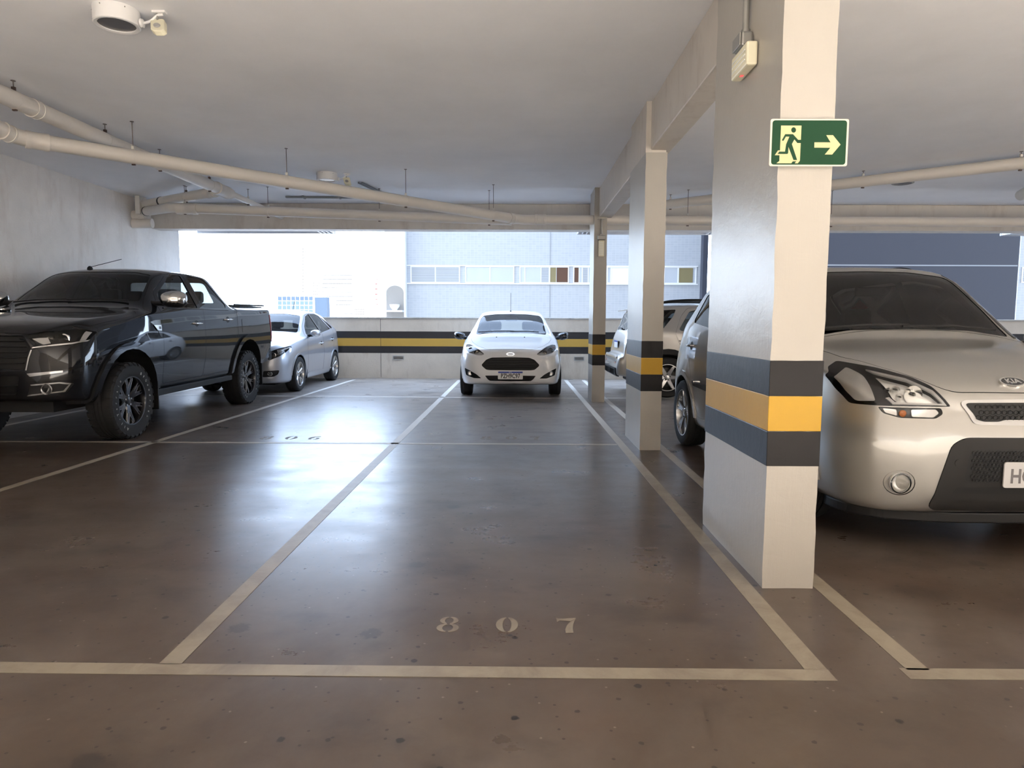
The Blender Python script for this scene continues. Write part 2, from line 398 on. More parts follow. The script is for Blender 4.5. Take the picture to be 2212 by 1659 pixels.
def ring_half(cx, cy, rx, ry, ix, iy, a0, a1, n=12):
    return arc(cx, cy, rx, a0, a1, n, ry) + arc(cx, cy, ix, a1, a0, n, iy)
def stencil(ch):
    """digit in a 1 x 1.45 box, origin at its centre"""
    if ch == '0':
        return [ring_half(0, 0, 0.5, 0.72, 0.2, 0.66, 100, 260), ring_half(0, 0, 0.5, 0.72, 0.2, 0.66, -80, 80)]
    if ch == '8':
        return [ring_half(0, 0.37, 0.42, 0.36, 0.2, 0.29, 100, 255), ring_half(0, 0.37, 0.42, 0.36, 0.2, 0.29, -75, 80),
                ring_half(0, -0.34, 0.5, 0.4, 0.24, 0.31, 100, 260), ring_half(0, -0.34, 0.5, 0.4, 0.24, 0.31, -80, 80)]
    if ch == '6':
        return [ring_half(0, -0.28, 0.48, 0.45, 0.22, 0.36, 100, 260), ring_half(0, -0.28, 0.48, 0.45, 0.22, 0.36, -80, 75),
                [(-0.48, -0.2), (-0.42, 0.3), (-0.1, 0.66), (0.34, 0.72), (0.36, 0.52), (0.05, 0.48), (-0.2, 0.2), (-0.24, -0.1)]]
    return [[(-0.42, 0.3), (-0.44, 0.72), (-0.34, 0.62), (-0.1, 0.62), (0.46, 0.72), (0.46, 0.62), (0.2, 0.4), (-0.3, 0.46)],
            [(0.2, 0.36), (0.44, 0.58), (0.3, 0.1), (0.24, -0.3), (0.24, -0.72), (-0.1, -0.72), (-0.1, -0.4), (0.02, 0.0)]]
def stall_number(chars, xs, y, size):
    for ch, x in zip(chars, xs):
        mb = MB()
        for poly in stencil(ch):
            mb.prism(poly, lambda u, v, d: (x+u*size, y+v*size*1.05, d), 0.0003, 0.0013)
        mb.build('stall_number', 'number_paint', floor)
stall_number('807', (-0.281, -0.037, 0.212), 2.69, 0.092)
stall_number('806', (-2.72, -2.455, -2.2), 7.2, 0.125)
stall_number('807', (-0.335, -0.06, 0.2), 7.27, 0.125)
# ------------------------------------------------------------------ ceiling services
def bend(path, r=0.18, n=5):
    """round the corners of a polyline"""
    P = [Vector(p) for p in path]; out = [P[0]]
    for i in range(1, len(P)-1):
        a, b, c = P[i-1], P[i], P[i+1]
        d0 = (a-b); d1 = (c-b); k = min(r, d0.length*0.45, d1.length*0.45)
        s, e = b+d0.normalized()*k, b+d1.normalized()*k
        for j in range(n+1):
            t = j/n; out.append(s*(1-t)**2 + b*2*t*(1-t) + e*t*t)
    out.append(P[-1]); return out
def pipe_run(label, path, r, hangers=(), collars=(), rings=(), white=True, corner=0.16):
    """hangers: (x, y) along the run; collars: (point, direction, half length)"""
    root = empty('drain_pipe', path[0]); root.location.z = min(p[2] for p in path) - r
    off = Vector(root.location)
    pts = bend(path, corner)
    mb = MB(); mb.tube([p-off for p in pts], r, 20); mb.build('pipe', 'pipe_pvc', root, smooth=True)
    for (p, d, h, rr) in collars:
        p = Vector(p)-off; d = Vector(d).normalized()
        mb = MB(); mb.tube([p-d*h, p-d*h*0.97, p-d*(h*0.55), p-d*(h*0.5), p+d*(h*0.5), p+d*(h*0.55), p+d*h*0.97, p+d*h], r, 20,
                           rads=[r*1.0, r*rr*1.05, r*rr*1.05, r*rr, r*rr, r*rr*1.05, r*rr*1.05, r*1.0])
        mb.build('collar', 'pipe_pvc', root, smooth=True)
    for (p, d, h) in rings:
        p = Vector(p)-off; d = Vector(d).normalized()
        MB().tube([p-d*h, p+d*h], r*1.06, 20).build('rubber_ring', 'pipe_black_ring', root, smooth=True)
    for (x, y, z, d) in hangers:
        top = ZC-0.001; p = Vector((x, y, z))-off; d = Vector(d).normalized()
        mb = MB(); n = 20
        mb.tube([p-d*0.012, p+d*0.012], r*1.035, n)
        h = mb.build('clamp_band', 'pipe_pvc', root, smooth=True)
        mb = MB(); mb.tube([(p.x, p.y, p.z+r*1.02), (p.x, p.y, top-off.z)], 0.0045, 6)
        mb.build('hanger_rod', 'steel_rod', root)
        MB().lathe([(0.02, top-off.z-0.004), (0.02, top-off.z)], 10, to3=lambda a, b, h: (p.x+a, p.y+b, h)).build('washer', 'steel_rod', root)
        mb = MB(); mb.box(p.x-0.014, p.x+0.014, p.y-0.012, p.y+0.012, p.z+r*1.02, p.z+r*1.02+0.032)
        mb.build('clamp', 'clamp_white' if white else 'clamp_rust', root)
        MB().box(p.x-0.018, p.x+0.018, p.y-0.01, p.y+0.01, p.z-r*1.02-0.014, p.z-r*1.02).build('clamp_bolt', 'clamp_rust', root)
    return tag(root, label, 'pipe', 'ceiling drain pipes')
RP = 0.075
# long diagonal run that turns along the outer beam
dB = Vector((3.78, 3.25, -0.09)).normalized()
b0, b1 = Vector((-4.1, 7.30, 3.005)), Vector((-0.32, 10.55, 2.905))
bs = b0 - dB*1.0
be = Vector((0.02, 10.84, 2.895))
pipe_run('long cream drain pipe crossing diagonally under the ceiling then running along the beam',
         [bs + Vector((-0.2, -2.0, 0.3)), bs, be, (12.0, 10.95, 2.885)], RP,
         hangers=[(*b0, dB), (*(b0+(b1-b0)*0.335), dB), (*(b0+(b1-b0)*0.673), dB), (*(b0+(b1-b0)*0.985), dB),
                  (2.7, 10.865, 2.893, (1, 0, 0)), (4.98, 10.885, 2.891, (1, 0, 0)), (8.1, 10.915, 2.888, (1, 0, 0))],
         collars=[(bs+dB*0.16, dB, 0.1, 1.1), (bs+Vector((-0.012, -0.12, 0.018)), (-0.1, -1.0, 0.15), 0.05, 1.1), (be-dB*0.16, dB, 0.05, 1.08), (be+Vector((0.34, 0, 0)), (1, 0, 0), 0.09, 1.08)])
# run along the beam on the left
pipe_run('cream drain pipe parallel to the beam on the left, joining the diagonal one',
         [(-6.5, 11.7, 3.13), (-5.42, 10.62, 3.03), (-0.1, 10.98, 2.90)], RP,
         hangers=[(-5.2, 10.635, 3.015, (1, 0.06, 0)), (-3.93, 10.72, 2.985, (1, 0.06, 0)), (-2.2, 10.837, 2.947, (1, 0.06, 0)), (-0.46, 10.955, 2.908, (1, 0.06, 0))],
         collars=[((-5.17, 10.637, 3.014), (1, 0.06, 0), 0.16, 1.1)],
         rings=[((-6.25, 11.45, 3.107), (1.08, -1.08, -0.1), 0.018)], corner=0.1)
# run close under the ceiling beside the left wall
yA = 10.1
pipe_run('dusty drain pipe hung close under the ceiling along the left bay',
         [(-4.5, 1.5, 3.215), (-4.45, 7.4, 3.2), (-4.36, yA+0.25, 3.19)], 0.078,
         hangers=[(-4.482, 3.6, 3.21, (0, 1, 0)), (-4.463, 6.1, 3.203, (0, 1, 0)), (-4.45, 7.4, 3.2, (0, 1, 0)), (-4.42, 8.45, 3.196, (0, 1, 0)), (-4.38, 9.7, 3.192, (0, 1, 0))],
         collars=[((-4.463, 6.35, 3.203), (0, 1, 0), 0.05, 1.06), ((-4.372, yA-0.02, 3.191), (0, 1, 0), 0.2, 1.12)], white=False)
pipe_run('slim cream pipe continuing the ceiling run beyond its tee joint',
         [(-4.36, yA+0.25, 3.2), (-4.2, 12.1, 3.12)], 0.045, hangers=[(-4.31, 10.9, 3.176, (0.08, 1, 0))])
pipe_run('short branch pipe from the tee joint to the left wall corner',
         [(-4.4, yA, 3.19), (-6.45, 11.62, 3.235)], 0.072,
         hangers=[(-5.2, 10.693, 3.207, (1, -0.741, 0))], collars=[((-4.6, 10.248, 3.194), (1, -0.741, 0), 0.1, 1.1)],
         rings=[((-5.85, 11.175, 3.222), (1, -0.741, 0), 0.02)], white=False)
r = empty('wall_pipe_socket', (-6.36, 11.55, 2.86))
mb = MB(); mb.tube([(0.12, 0.05, 0.07), (-0.2, 0.02, 0.06)], 0.082, 16); mb.build('socket', 'pipe_pvc', r, smooth=True)
mb = MB(); mb.tube([(0.0, 0.05, 0.2), (-0.2, 0.04, 0.2)], 0.08, 16); mb.build('socket', 'pipe_pvc', r, smooth=True)
MB().box(-0.06, 0.02, -0.14, -0.02, 0.2, 0.5).build('bracket', 'clamp_white', r, bevel=0.006)
mb = MB(); mb.tube([(-0.05, 0.05, 0.14), (-0.05, 0.05, 0.5)], 0.078, 16); mb.build('riser', 'pipe_pvc', r, smooth=True)
tag(r, 'pipe sockets and bracket fixed in the upper left wall corner', 'pipe fitting')
# right bay
pipe_run('cream drain pipe running diagonally under the ceiling of the right bay',
         [(2.05, 11.62, 3.215), (4.77, 9.52, 3.225), (7.6, 7.35, 3.23)], RP,
         hangers=[(2.51, 11.265, 3.217, (1, -0.77, 0)), (4.77, 9.52, 3.225, (1, -0.77, 0)), (6.15, 8.46, 3.228, (1, -0.77, 0))],
         rings=[((2.12, 11.566, 3.2155), (1, -0.77, 0), 0.07)], corner=0.05)
pipe_run('drain pipe with wide elbow hanging at the far right under the ceiling',
         [(7.35, 10.05, 3.15), (7.1, 9.3, 3.17), (8.4, 8.6, 3.2)], 0.08, hangers=[(7.5, 9.085, 3.18, (1, -0.5, 0))],
         collars=[((7.3, 9.19, 3.175), (1, -0.55, 0.02), 0.1, 1.12)], white=False)
pipe_run('twin elbow pipe beneath the far right drain pipe',
         [(7.12, 9.32, 3.12), (7.7, 9.35, 3.02), (8.1, 9.2, 3.0), (9.5, 9.1, 3.0)], 0.06, white=False)

# round surface mounted lamps
def downlight(x, y, label, sensor=True, ang=0.0):
    r = empty('ceiling_lamp', (x, y, ZC-0.106))
    mb = MB(); mb.lathe([(0.118, 0.004), (0.138, 0.0), (0.145, 0.004), (0.145, 0.1055)], 40, cap=False)
    mb.add([(0, 0, 0.1052)] + [(0.145*math.cos(2*PI*k/40), 0.145*math.sin(2*PI*k/40), 0.1055) for k in range(40)], [(0, k+1, (k+1) % 40+1) for k in range(40)])
    mb.lathe([(0.118, 0.004), (0.118, 0.03)], 40, cap=False)
    mb.build('housing', 'lamp_white', r, smooth=True, angle=0.6)
    MB().lathe([(0.1175, 0.012), (0.1175, 0.02)], 40).build('diffuser', 'lamp_lens', r)
    for a in (200, 260, 320): MB().lathe([(0.004, 0.0), (0.004, 0.004)], 8, to3=lambda p, q, h, a=math.radians(a): (0.145*math.cos(a)+h*math.cos(a)-q*math.sin(a), 0.145*math.sin(a)+h*math.sin(a)+q*math.cos(a), 0.085+p)).build('screw', 'grey_metal', r)
    tag(r, label, 'lamp', 'round ceiling lamps')
    if sensor:
        s = empty('motion_sensor', (x+0.27, y+0.02, ZC-0.15))
        mb = MB(); mb.lathe([(0.012, 0.0), (0.03, 0.012), (0.028, 0.03), (0.012, 0.036)], 14, to3=lambda a, b, h: (-0.125+h*0.8, a, b+0.07))
        mb.build('swivel', 'lamp_white', s, smooth=True)
        mb = MB(); mb.tube(bend([(-0.11, 0, 0.07), (-0.05, 0, 0.08), (0.0, 0, 0.125), (0.04, 0, 0.128)], 0.03), 0.009, 8); mb.build('bracket', 'lamp_white', s, smooth=True)
        MB().box(-0.03, 0.06, -0.02, 0.02, 0.135, 0.1495).build('mounting_plate', 'lamp_white', s)
        mb = MB(); mb.tube([(0.0, -0.0, 0.135), (0.0, -0.005, 0.09)], 0.006, 8); mb.build('stem', 'grey_metal', s)
        t = Matrix.Rotation(math.radians(-38), 3, 'X')
        def tt(u, v, d):
            p = t @ Vector((u, d, v)); return (0.02+p.x*1+0.28*p.z*-1, -0.03+p.y, 0.03+p.z)
        body = [(-0.052, 0.06), (-0.05, 0.075), (0.03, 0.08), (0.042, 0.07), (0.052, -0.05), (0.03, -0.072), (-0.02, -0.07), (-0.042, -0.045)]
        MB().prism(body, tt, -0.018, 0.02).build('sensor_head', 'sensor_cream', s, bevel=0.006)
        MB().lathe([(0.021, -0.026), (0.024, -0.02), (0.024, -0.01)], 18, to3=lambda a, b, h: tt(a, b-0.008, h)).build('lens', 'sensor_lens', s, smooth=True)
        tag(s, 'cream motion sensor head beside the %s ceiling lamp' % ('near' if y < 6 else 'far'), 'sensor')
    return r
downlight(-2.745, 4.76, 'large round white ceiling lamp nearest the camera at top left')
downlight(-2.72, 9.75, 'small looking round white ceiling lamp behind the diagonal drain pipe')
r = empty('recessed_lamp', (5.74, 10.27, ZC-0.02))
MB().lathe([(0.13, 0.0), (0.15, 0.004), (0.152, 0.0195)], 32).build('ring', 'grey_metal', r, smooth=True, angle=0.6)
MB().lathe([(0.12, -0.002), (0.12, 0.004)], 32).build('diffuser', 'lamp_lens', r)
tag(r, 'flat grey disc lamp on the ceiling of the right bay', 'lamp')
# conduit from the far lamp
r = empty('metal_conduit', (-2.4, 10.0, ZC-0.05))
mb = MB(); mb.tube(bend([(0.0, 0.3, 0.03), (0.25, 1.5, 0.03), (-1.5, 1.45, 0.03)], 0.1), 0.014, 10); mb.build('tube', 'conduit_grey', r, smooth=True)
mb = MB(); mb.tube(bend([(0.05, 0.3, 0.03), (0.31, 1.55, 0.03), (-1.5, 1.5, 0.03)], 0.1), 0.012, 10)
mb.build('tube', 'conduit_grey', r, smooth=True)
for x in (-1.2, -0.6, 0.05): MB().box(x-0.015, x+0.015, 1.42, 1.55, 0.012, 0.0495).build('saddle', 'conduit_grey', r)
tag(r, 'thin grey metal conduit bent under the ceiling near the far beam', 'conduit')

# ------------------------------------------------------------------ exit sign
sg = empty('exit_sign', (1.121, 3.078, 1.955))
SW, SH = 0.347, 0.205
def sgp(u, v, d): return (u*SW, -d, SH*(1-v))
def zs(pts):
    out = []
    for x, y in pts:
        v = (y-190)/1080; out.append(((x-(275-40*v))/1695, v))
    return out
MB().prism([(u/SW, 1-v/SH) for u, v in rrect(0, SW, 0, SH, 0.009)], sgp, -0.0035, 0.0).build('plate', 'sign_border', sg)
MB().prism([(u/SW, 1-v/SH) for u, v in rrect(0.0085, SW-0.0085, 0.0065, SH-0.0065, 0.012)], sgp, 0.0, 0.0005).build('green_field', 'sign_green', sg)
MB().prism(zs([(497,345),(938,345),(905,1145),(860,1205),(395,1205),(460,1150),(463,1020),(360,1020),(430,910),(473,910)]), sgp, 0.0005, 0.0009).build('doorway_symbol', 'sign_cream', sg)
mb = MB()
mb.prism(zs([(515,670),(585,540),(755,540),(865,668),(945,668),(945,742),(848,742),(785,660),(730,765),(845,1130),(765,1130),(655,830),(650,970),(632,992),(420,992),(455,938),(580,938),(605,770),(675,597),(600,597),(550,690),(520,690)]), sgp, 0.0009, 0.0013)
mb.prism(zs(arc(767, 445, 52, 0, 360, 23, 62)[:-1]), sgp, 0.0009, 0.0013)
mb.prism(zs([(750,1160),(825,1160),(790,1210),(715,1210)]), sgp, 0.0009, 0.0013)
mb.build('running_figure', 'sign_green', sg)
MB().prism(zs([(1220,725),(1570,725),(1475,560),(1620,560),(1785,775),(1605,1002),(1445,1002),(1565,848),(1217,845)]), sgp, 0.0005, 0.0009).build('arrow', 'sign_cream', sg)
mb = MB(); mb.box(0.09, 0.26, 0.0036, 0.0215, 0.06, 0.14); mb.build('mount_pad', 'sign_border', sg)
tag(sg, 'green emergency exit sign with running figure and arrow on the near column', 'sign')

# ------------------------------------------------------------------ emergency lamps
def emergency_light(loc, rz, label, horizontal=True, stem=0.6):
    r = empty('emergency_light', loc, rz)
    # local: +y out of the wall is -y; x along wall; z up; back at y = 0
    if horizontal:
        mb = MB(); mb.box(-0.12, 0.12, -0.055, 0.0, -0.065, 0.05); mb.build('case', 'sensor_cream', r, bevel=0.01)
        mb = MB()
        for i in range(12):
            for k in range(3): mb.box(-0.1+i*0.0168, -0.1+i*0.0168+0.011, -0.0575, -0.0545, -0.035+k*0.024, -0.029+k*0.024)
        tag(mb.build('led_row', 'lamp_led', r), kind='stuff')
        MB().box(-0.04, -0.02, -0.035, -0.02, -0.067, -0.064).build('test_button', 'led_red', r)
        mb = MB(); mb.box(-0.075, 0.05, -0.06, 0.0, 0.052, 0.125); mb.build('junction_box', 'grey_metal', r, bevel=0.012)
        MB().box(-0.07, 0.045, -0.068, -0.06, 0.057, 0.12).build('box_lid', 'grey_metal', r, bevel=0.003)
        mb = MB(); mb.lathe([(0.026, 0.0), (0.026, 0.02), (0.019, 0.02), (0.019, -0.02)], 18, to3=lambda a, b, h: (-0.075-h, -0.03+a, 0.088+b), cap=False); mb.build('knockout', 'grey_metal', r, smooth=True)
        MB().lathe([(0.019, 0.0), (0.019, 0.004)], 18, to3=lambda a, b, h: (-0.082-h, -0.03+a, 0.088+b)).build('hole', 'dark_hole', r)
        mb = MB(); mb.tube([(-0.01, -0.022, 0.12), (-0.01, -0.022, stem)], 0.017, 12); mb.build('conduit', 'grey_metal', r, smooth=True); mb = MB(); mb.tube([(-0.01, -0.022, 0.12), (-0.01, -0.022, 0.15)], 0.023, 12); mb.build('gland', 'grey_metal', r, smooth=True)
    else:
        mb = MB(); mb.box(-0.045, 0.045, -0.05, 0.0, -0.125, 0.125); mb.build('case', 'sensor_cream', r, bevel=0.01)
        mb = MB()
        for i in range(8):
            for k in range(3): mb.box(-0.03+k*0.022, -0.016+k*0.022, -0.0525, -0.0495, -0.1+i*0.026, -0.083+i*0.026)
        tag(mb.build('led_row', 'lamp_led', r), kind='stuff')
        mb = MB(); mb.box(-0.06, 0.06, -0.06, 0.0, 0.135, 0.205); mb.build('junction_box', 'grey_metal', r, bevel=0.01)
        mb = MB(); mb.tube([(0, -0.025, 0.2), (0, -0.025, stem)], 0.017, 12); mb.build('conduit', 'grey_metal', r); MB().box(-0.06, 0.06, -0.03, -0.001, stem-0.008, stem).build('flange', 'grey_metal', r); MB().box(-0.025, 0.025, -0.045, -0.005, 0.2055, 0.225).build('gland', 'grey_metal', r)
    return tag(r, label, 'emergency light')
emergency_light((1.1675, 3.53, 2.58), -PI/2, 'emergency light with junction box on the side of the near column', True, 0.785)
emergency_light((1.311, 10.696, 2.425), 0.0, 'small upright emergency light on the farthest column', False, 0.46)

# ------------------------------------------------------------------ parapet vents
for x0, x1, lab in ((-2.83, -2.565, 'small louvred wall vent left of the white hatchback'), (1.285, 1.525, 'small louvred wall vent behind the farthest column')):
    r = empty('wall_vent', ((x0+x1)/2, YP-0.0025, 0.415))
    w = (x1-x0)/2
    mb = MB(); mb.box(-w, w, -0.016, 0, 0.0, 0.016); mb.box(-w, w, -0.016, 0, 0.084, 0.1); mb.box(-w, -w+0.02, -0.016, 0, 0.016, 0.084); mb.box(w-0.02, w, -0.016, 0, 0.016, 0.084)
    mb.build('frame', 'vent_frame', r)
    for i in range(4):
        MB().box(-w+0.02, w-0.02, -0.012, -0.001, 0.018+i*0.017, 0.028+i*0.017).build('slat', 'vent_slat', r)
    tag(r, lab, 'vent', 'parapet vents')

# ------------------------------------------------------------------ awnings beyond the beam
def awning(x0, x1, label, ends=(True, True)):
    r = empty('awning', ((x0+x1)/2, 13.2, 3.08)); w = (x1-x0)/2
    MB().box(-w, w, -0.74, 0.66, 0.03, 0.07).build('deck', 'awning_metal', r)
    MB().box(-w, w, 0.66, 0.69, -0.02, 0.09).build('front_rail', 'awning_metal', r)
    for s, on in ((-1, ends[0]), (1, ends[1])):
        if not on: continue
        for k in range(4):
            a = w-0.02-k*0.085
            mb = MB(); mb.box(s*a-0.012, s*a+0.012, -0.74, 0.655, -0.015, 0.029); mb.build('slat', 'awning_metal', r)
    return tag(r, label, 'awning', 'awnings outside the beam')
awning(XW+0.01, -3.72, 'light metal awning outside the beam above the left opening', (False, True))
awning(1.2, 4.1, 'light metal awning outside the beam behind the columns')
awning(9.78, 14.0, 'light metal awning outside the beam at the far right')
# ------------------------------------------------------------------ outside
struct(MB().box(-500, 500, -300, 700, -14.3, -14.01).build('ground.001', 'ground_far'))
def atY(u, v, Y):
    a = (u-1106)/F_PX; b = -(v-829.5)/F_PX
    d = _rt*a + _up*b + _fw
    t = Y/d.y
    return d.x*t, EYE+d.z*t
def facade_box(name, u0, u1, ztop, Y, depth, mat, zbot=-14.0):
    r = empty(name, (0, 0, 0)); x0 = atY(u0, 600, Y)[0]; x1 = atY(u1, 600, Y)[0]
    r.location = ((x0+x1)/2, Y, zbot)
    MB().box(x0-r.location.x, x1-r.location.x, 0, depth, 0, ztop-zbot).build('wall', mat, r)
    return r
YT = 30.0
wb_ = facade_box('tiled_building', 877, 1517, 24, YT, 10, 'facade_tile')
tag(wb_, 'white tiled office building with a ribbon of windows beyond the parapet', 'building')
def loc(p): return p[0]-wb_.location.x, p[1]-wb_.location.z
def rect(u0, u1, v0, v1):
    x0, zt = loc(atY((u0), v0, YT)); x1, zb = loc(atY(u1, v1, YT)); return x0, x1, zb, zt
def Z(u): return 820+u/2.989
z_t = loc(atY(1180, 575.5, YT))[1]; z_b = loc(atY(1180, 612, YT))[1]
wall_l = loc(atY(877, 600, YT))[0]; wall_r = loc(atY(1517, 600, YT))[0]
MB().box(wall_l, wall_r-0.2, -0.05, -0.001, z_b-0.05, z_b).build('sill', 'window_frame_white', wb_)
MB().box(wall_l, wall_r-0.2, -0.05, -0.001, z_t, z_t+0.04).build('lintel', 'window_frame_white', wb_)
winds = [(200, 520, [(205, 358, 'window_blind'), (363, 515, 'window_blind')]),
         (553, 870, [(558, 710, 'window_grey_pane'), (716, 866, 'window_grey_pane')]),
         (903, 1222, [(907, 936, 'window_grey_pane'), (941, 1040, 'window_grey_pane'), (1044, 1093, 'window_blind'), (1101, 1140, 'window_olive'), (1142, 1220, 'window_brown')]),
         (1250, 1465, [(1254, 1285, 'window_brown'), (1290, 1306, 'window_grey_pane'), (1311, 1345, 'window_blind'), (1350, 1460, 'window_grey_pane')]),
         (1466, 1830, [(1468, 1490, 'window_grey_pane'), (1497, 1612, 'window_paper'), (1618, 1720, 'window_grey_pane'), (1726, 1826, 'window_blind')]),
         (1834, 2045, [(1838, 1922, 'window_grey_pane'), (1932, 2022, 'window_olive')])]
def window(parent, x0, x1, zb, zt, panes, y0=0.0):
    mb = MB(); f = 0.045
    mb.box(x0, x1, y0-0.03, y0+0.0, zb, zb+f); mb.box(x0, x1, y0-0.03, y0, zt-f, zt)
    mb.box(x0, x0+f, y0-0.03, y0, zb+f, zt-f); mb.box(x1-f, x1, y0-0.03, y0, zb+f, zt-f)
    for (a, b, c), (a2, b2, c2) in zip(panes[:-1], panes[1:]): mb.box(b, a2, y0-0.025, y0, zb+f, zt-f)
    w = mb.build('window', 'window_frame_white', parent)
    for a, b, c in panes:
        MB().box(a+0.003, b-0.003, y0-0.012, y0-0.001, zb+f+0.002, zt-f-0.002).build('pane', c, w)
        if c == 'window_blind':
            mb = MB(); n = 14
            for k in range(n):
                z = zb+f+0.01+(zt-zb-2*f-0.02)*k/n; mb.box(a+0.02, b-0.02, y0-0.018, y0-0.0125, z, z+0.022)
            tag(mb.build('blind', 'window_blind_slat', w), kind='stuff')
    return w
for u0, u1, panes in winds:
    x0 = loc(atY(Z(u0), 594, YT))[0]; x1 = loc(atY(Z(u1), 594, YT))[0]
    window(wb_, x0, x1, z_b, z_t, [(loc(atY(Z(a), 594, YT))[0], loc(atY(Z(b), 594, YT))[0], c) for a, b, c in panes], -0.002)
xj = loc(atY(1188, 600, YT))[0]
MB().box(xj-0.02, xj+0.02, -0.012, -0.001, 2, 30).build('movement_joint', 'window_blind_slat', wb_)
xp = loc(atY(880, 600, YT))[0]
mb = MB(); mb.tube([(xp-0.09, -0.07, 2), (xp-0.09, -0.07, 36)], 0.05, 10); mb.build('downpipe', 'window_blind_slat', wb_)
b = facade_box('pale_pilaster', 1517.6, 1528, 24, YT-0.4, 0.39, 'blue_facade'); tag(b, 'narrow blue grey pier at the right end of the tiled building', 'building')
b = facade_box('blue_building', 1600, 2198, 26, 24.0, 2.5, 'blue_facade'); tag(b, 'plain blue grey building wall behind the parked compact car', 'building')
x0 = atY(1600, 573, 24)[0]-b.location.x; x1 = atY(2198, 573, 24)[0]-b.location.x; zz = atY(1900, 573, 24)[1]+14
MB().box(x0, x1, -0.006, -0.001, zz-0.02, zz+0.02).build('seam', 'window_blind_slat', b)
b = facade_box('white_annex', 2200, 2560, 24, 27.0, 10, 'facade_tile'); tag(b, 'white tiled wall at the far right edge beyond the blue building', 'building')
x0 = atY(2206, 594, 27)[0]-b.location.x; zt = atY(2206, 577, 27)[1]+14; zb = atY(2206, 611, 27)[1]+14
window(b, x0, x0+3.0, zb, zt, [(x0+0.05, x0+1.45, 'window_blind'), (x0+1.5, x0+2.95, 'window_blind')])
# stair tower with an arched niche on the left of the tiled building
b = facade_box('niche_tower', 832, 875.5, 12, YT-0.6, 0.4, 'white_facade'); tag(b, 'overexposed white tower with an arched niche beside the tiled building', 'building')
def lb(u, v): p = atY(u, v, YT-0.6); return p[0]-b.location.x, p[1]-b.location.z
ax0, az0 = lb(835, 684); ax1, az1 = lb(872, 617)
rr = (ax1-ax0)/2; cz = az1-rr*0.8
MB().prism([(ax0, az0-1), (ax1, az0-1)] + arc((ax0+ax1)/2, cz, rr, 0, 180, 14, rr*0.8), lambda u, v, d: (u, d, v), -0.01, -0.001).build('niche', 'arch_beige', b)
ux, uz = lb(855, 668)
MB().lathe([(0.1, -0.05), (0.12, 0.0), (0.2, 0.1), (0.22, 0.2), (0.1, 0.21)], 16, to3=lambda p, q, h: (ux+p, -0.25+q, uz+h)).build('urn', 'white_facade', b, smooth=True)
MB().box(ax0, ax1, -0.5, -0.011, uz-0.12, uz-0.05).build('ledge', 'white_facade', b)
for v in (512, 570, 609):
    z = lb(850, v)[1]; MB().box(lb(846, v)[0], lb(875, v)[0], -0.02, -0.001, z-0.03, z+0.03).build('ledge', 'window_blind', b)
# distant blocks
YG = 200.0
g = facade_box('glass_block', 599, 676, atY(640, 639, YG)[1], YG, 25, 'white_facade'); tag(g, 'distant low building with a grid of blue glass panes', 'building')
def lg(u, v, Y=YG, o=None): p = atY(u, v, Y); o = o or g; return p[0]-o.location.x, p[1]-o.location.z
for i in range(8):
    for k in range(5):
        u0 = 600+i*9.55; v0 = 640+k*9.6
        x0, zt = lg(u0+0.6, v0+0.6); x1, zb = lg(u0+9.0, v0+9.0)
        MB().box(x0, x1, -0.15, -0.01, zb, zt).build('pane', 'far_glass' if k else 'far_glass_dark', g)
g2 = facade_box('glass_wing', 679, 705, atY(690, 642, YG+1)[1], YG+1, 3, 'far_glass_dark'); tag(g2, 'dark blue glazed end of the distant low building', 'building')
YF = 300.0
t = facade_box('distant_tower', 640, 692, atY(660, 530, YF)[1], YF, 30, 'white_facade'); tag(t, 'tall faint white tower with a column of balcony windows', 'building')
for k in range(16):
    v = 536+k*6.6
    x0, zt = lg(654, v, YF, t); x1, zb = lg(663-1, v+3.4, YF, t)
    MB().box(x0, x1, -0.3, -0.01, zt-0.25, zt).build('balcony', 'far_line', t)
    MB().box(x0, x0+0.25, -0.3, -0.01, zb, zt-0.26).build('window', 'far_line', t)
for k in range(5):
    for i in range(4):
        x0, zt = lg(677+i*4, 610+k*6, YF, t); x1, zb = lg(679+i*4, 613+k*6, YF, t)
        MB().box(x0, x1, -0.3, -0.01, zb, zt).build('window', 'far_line', t)
t = facade_box('striped_block', 696, 764, atY(730, 590, 260)[1], 260, 30, 'white_facade'); tag(t, 'distant pale block with thin horizontal floor lines', 'building')
for k in range(10):
    x0, zz = lg(697, 594+k*9.2, 260, t); x1, _ = lg(761, 594, 260, t)
    MB().box(x0, x1, -0.3, -0.01, zz-0.16, zz+0.16).build('floor_line', 'far_line', t)
t = facade_box('red_marked_tower', 806, 831, atY(815, 593, 240)[1], 240, 20, 'white_facade'); tag(t, 'distant white tower with a column of small red marks', 'building')
for k in range(8):
    x0, zt = lg(811, 602+k*10.8, 240, t); x1, zb = lg(815.5, 606.5+k*10.8, 240, t)
    MB().box(x0, x1, -0.3, -0.01, zb, zt).build('window', 'far_red', t)
    MB().box(x0+0.15, x1-0.1, -0.35, -0.305, zb, zt-0.35).build('window', 'white_facade', t)
t = facade_box('low_white_house', 764, 792, atY(780, 664, 180)[1], 180, 15, 'white_facade'); tag(t, 'small distant pale house with rows of tiny windows above the parapet', 'building')
for k in range(3):
    for i in range(6):
        x0, zt = lg(766+i*3.7, 667+k*5, 180, t); x1, zb = lg(768.4+i*3.7, 670+k*5, 180, t)
        MB().box(x0, x1, -0.2, -0.01, zb, zt).build('window', 'far_line', t)
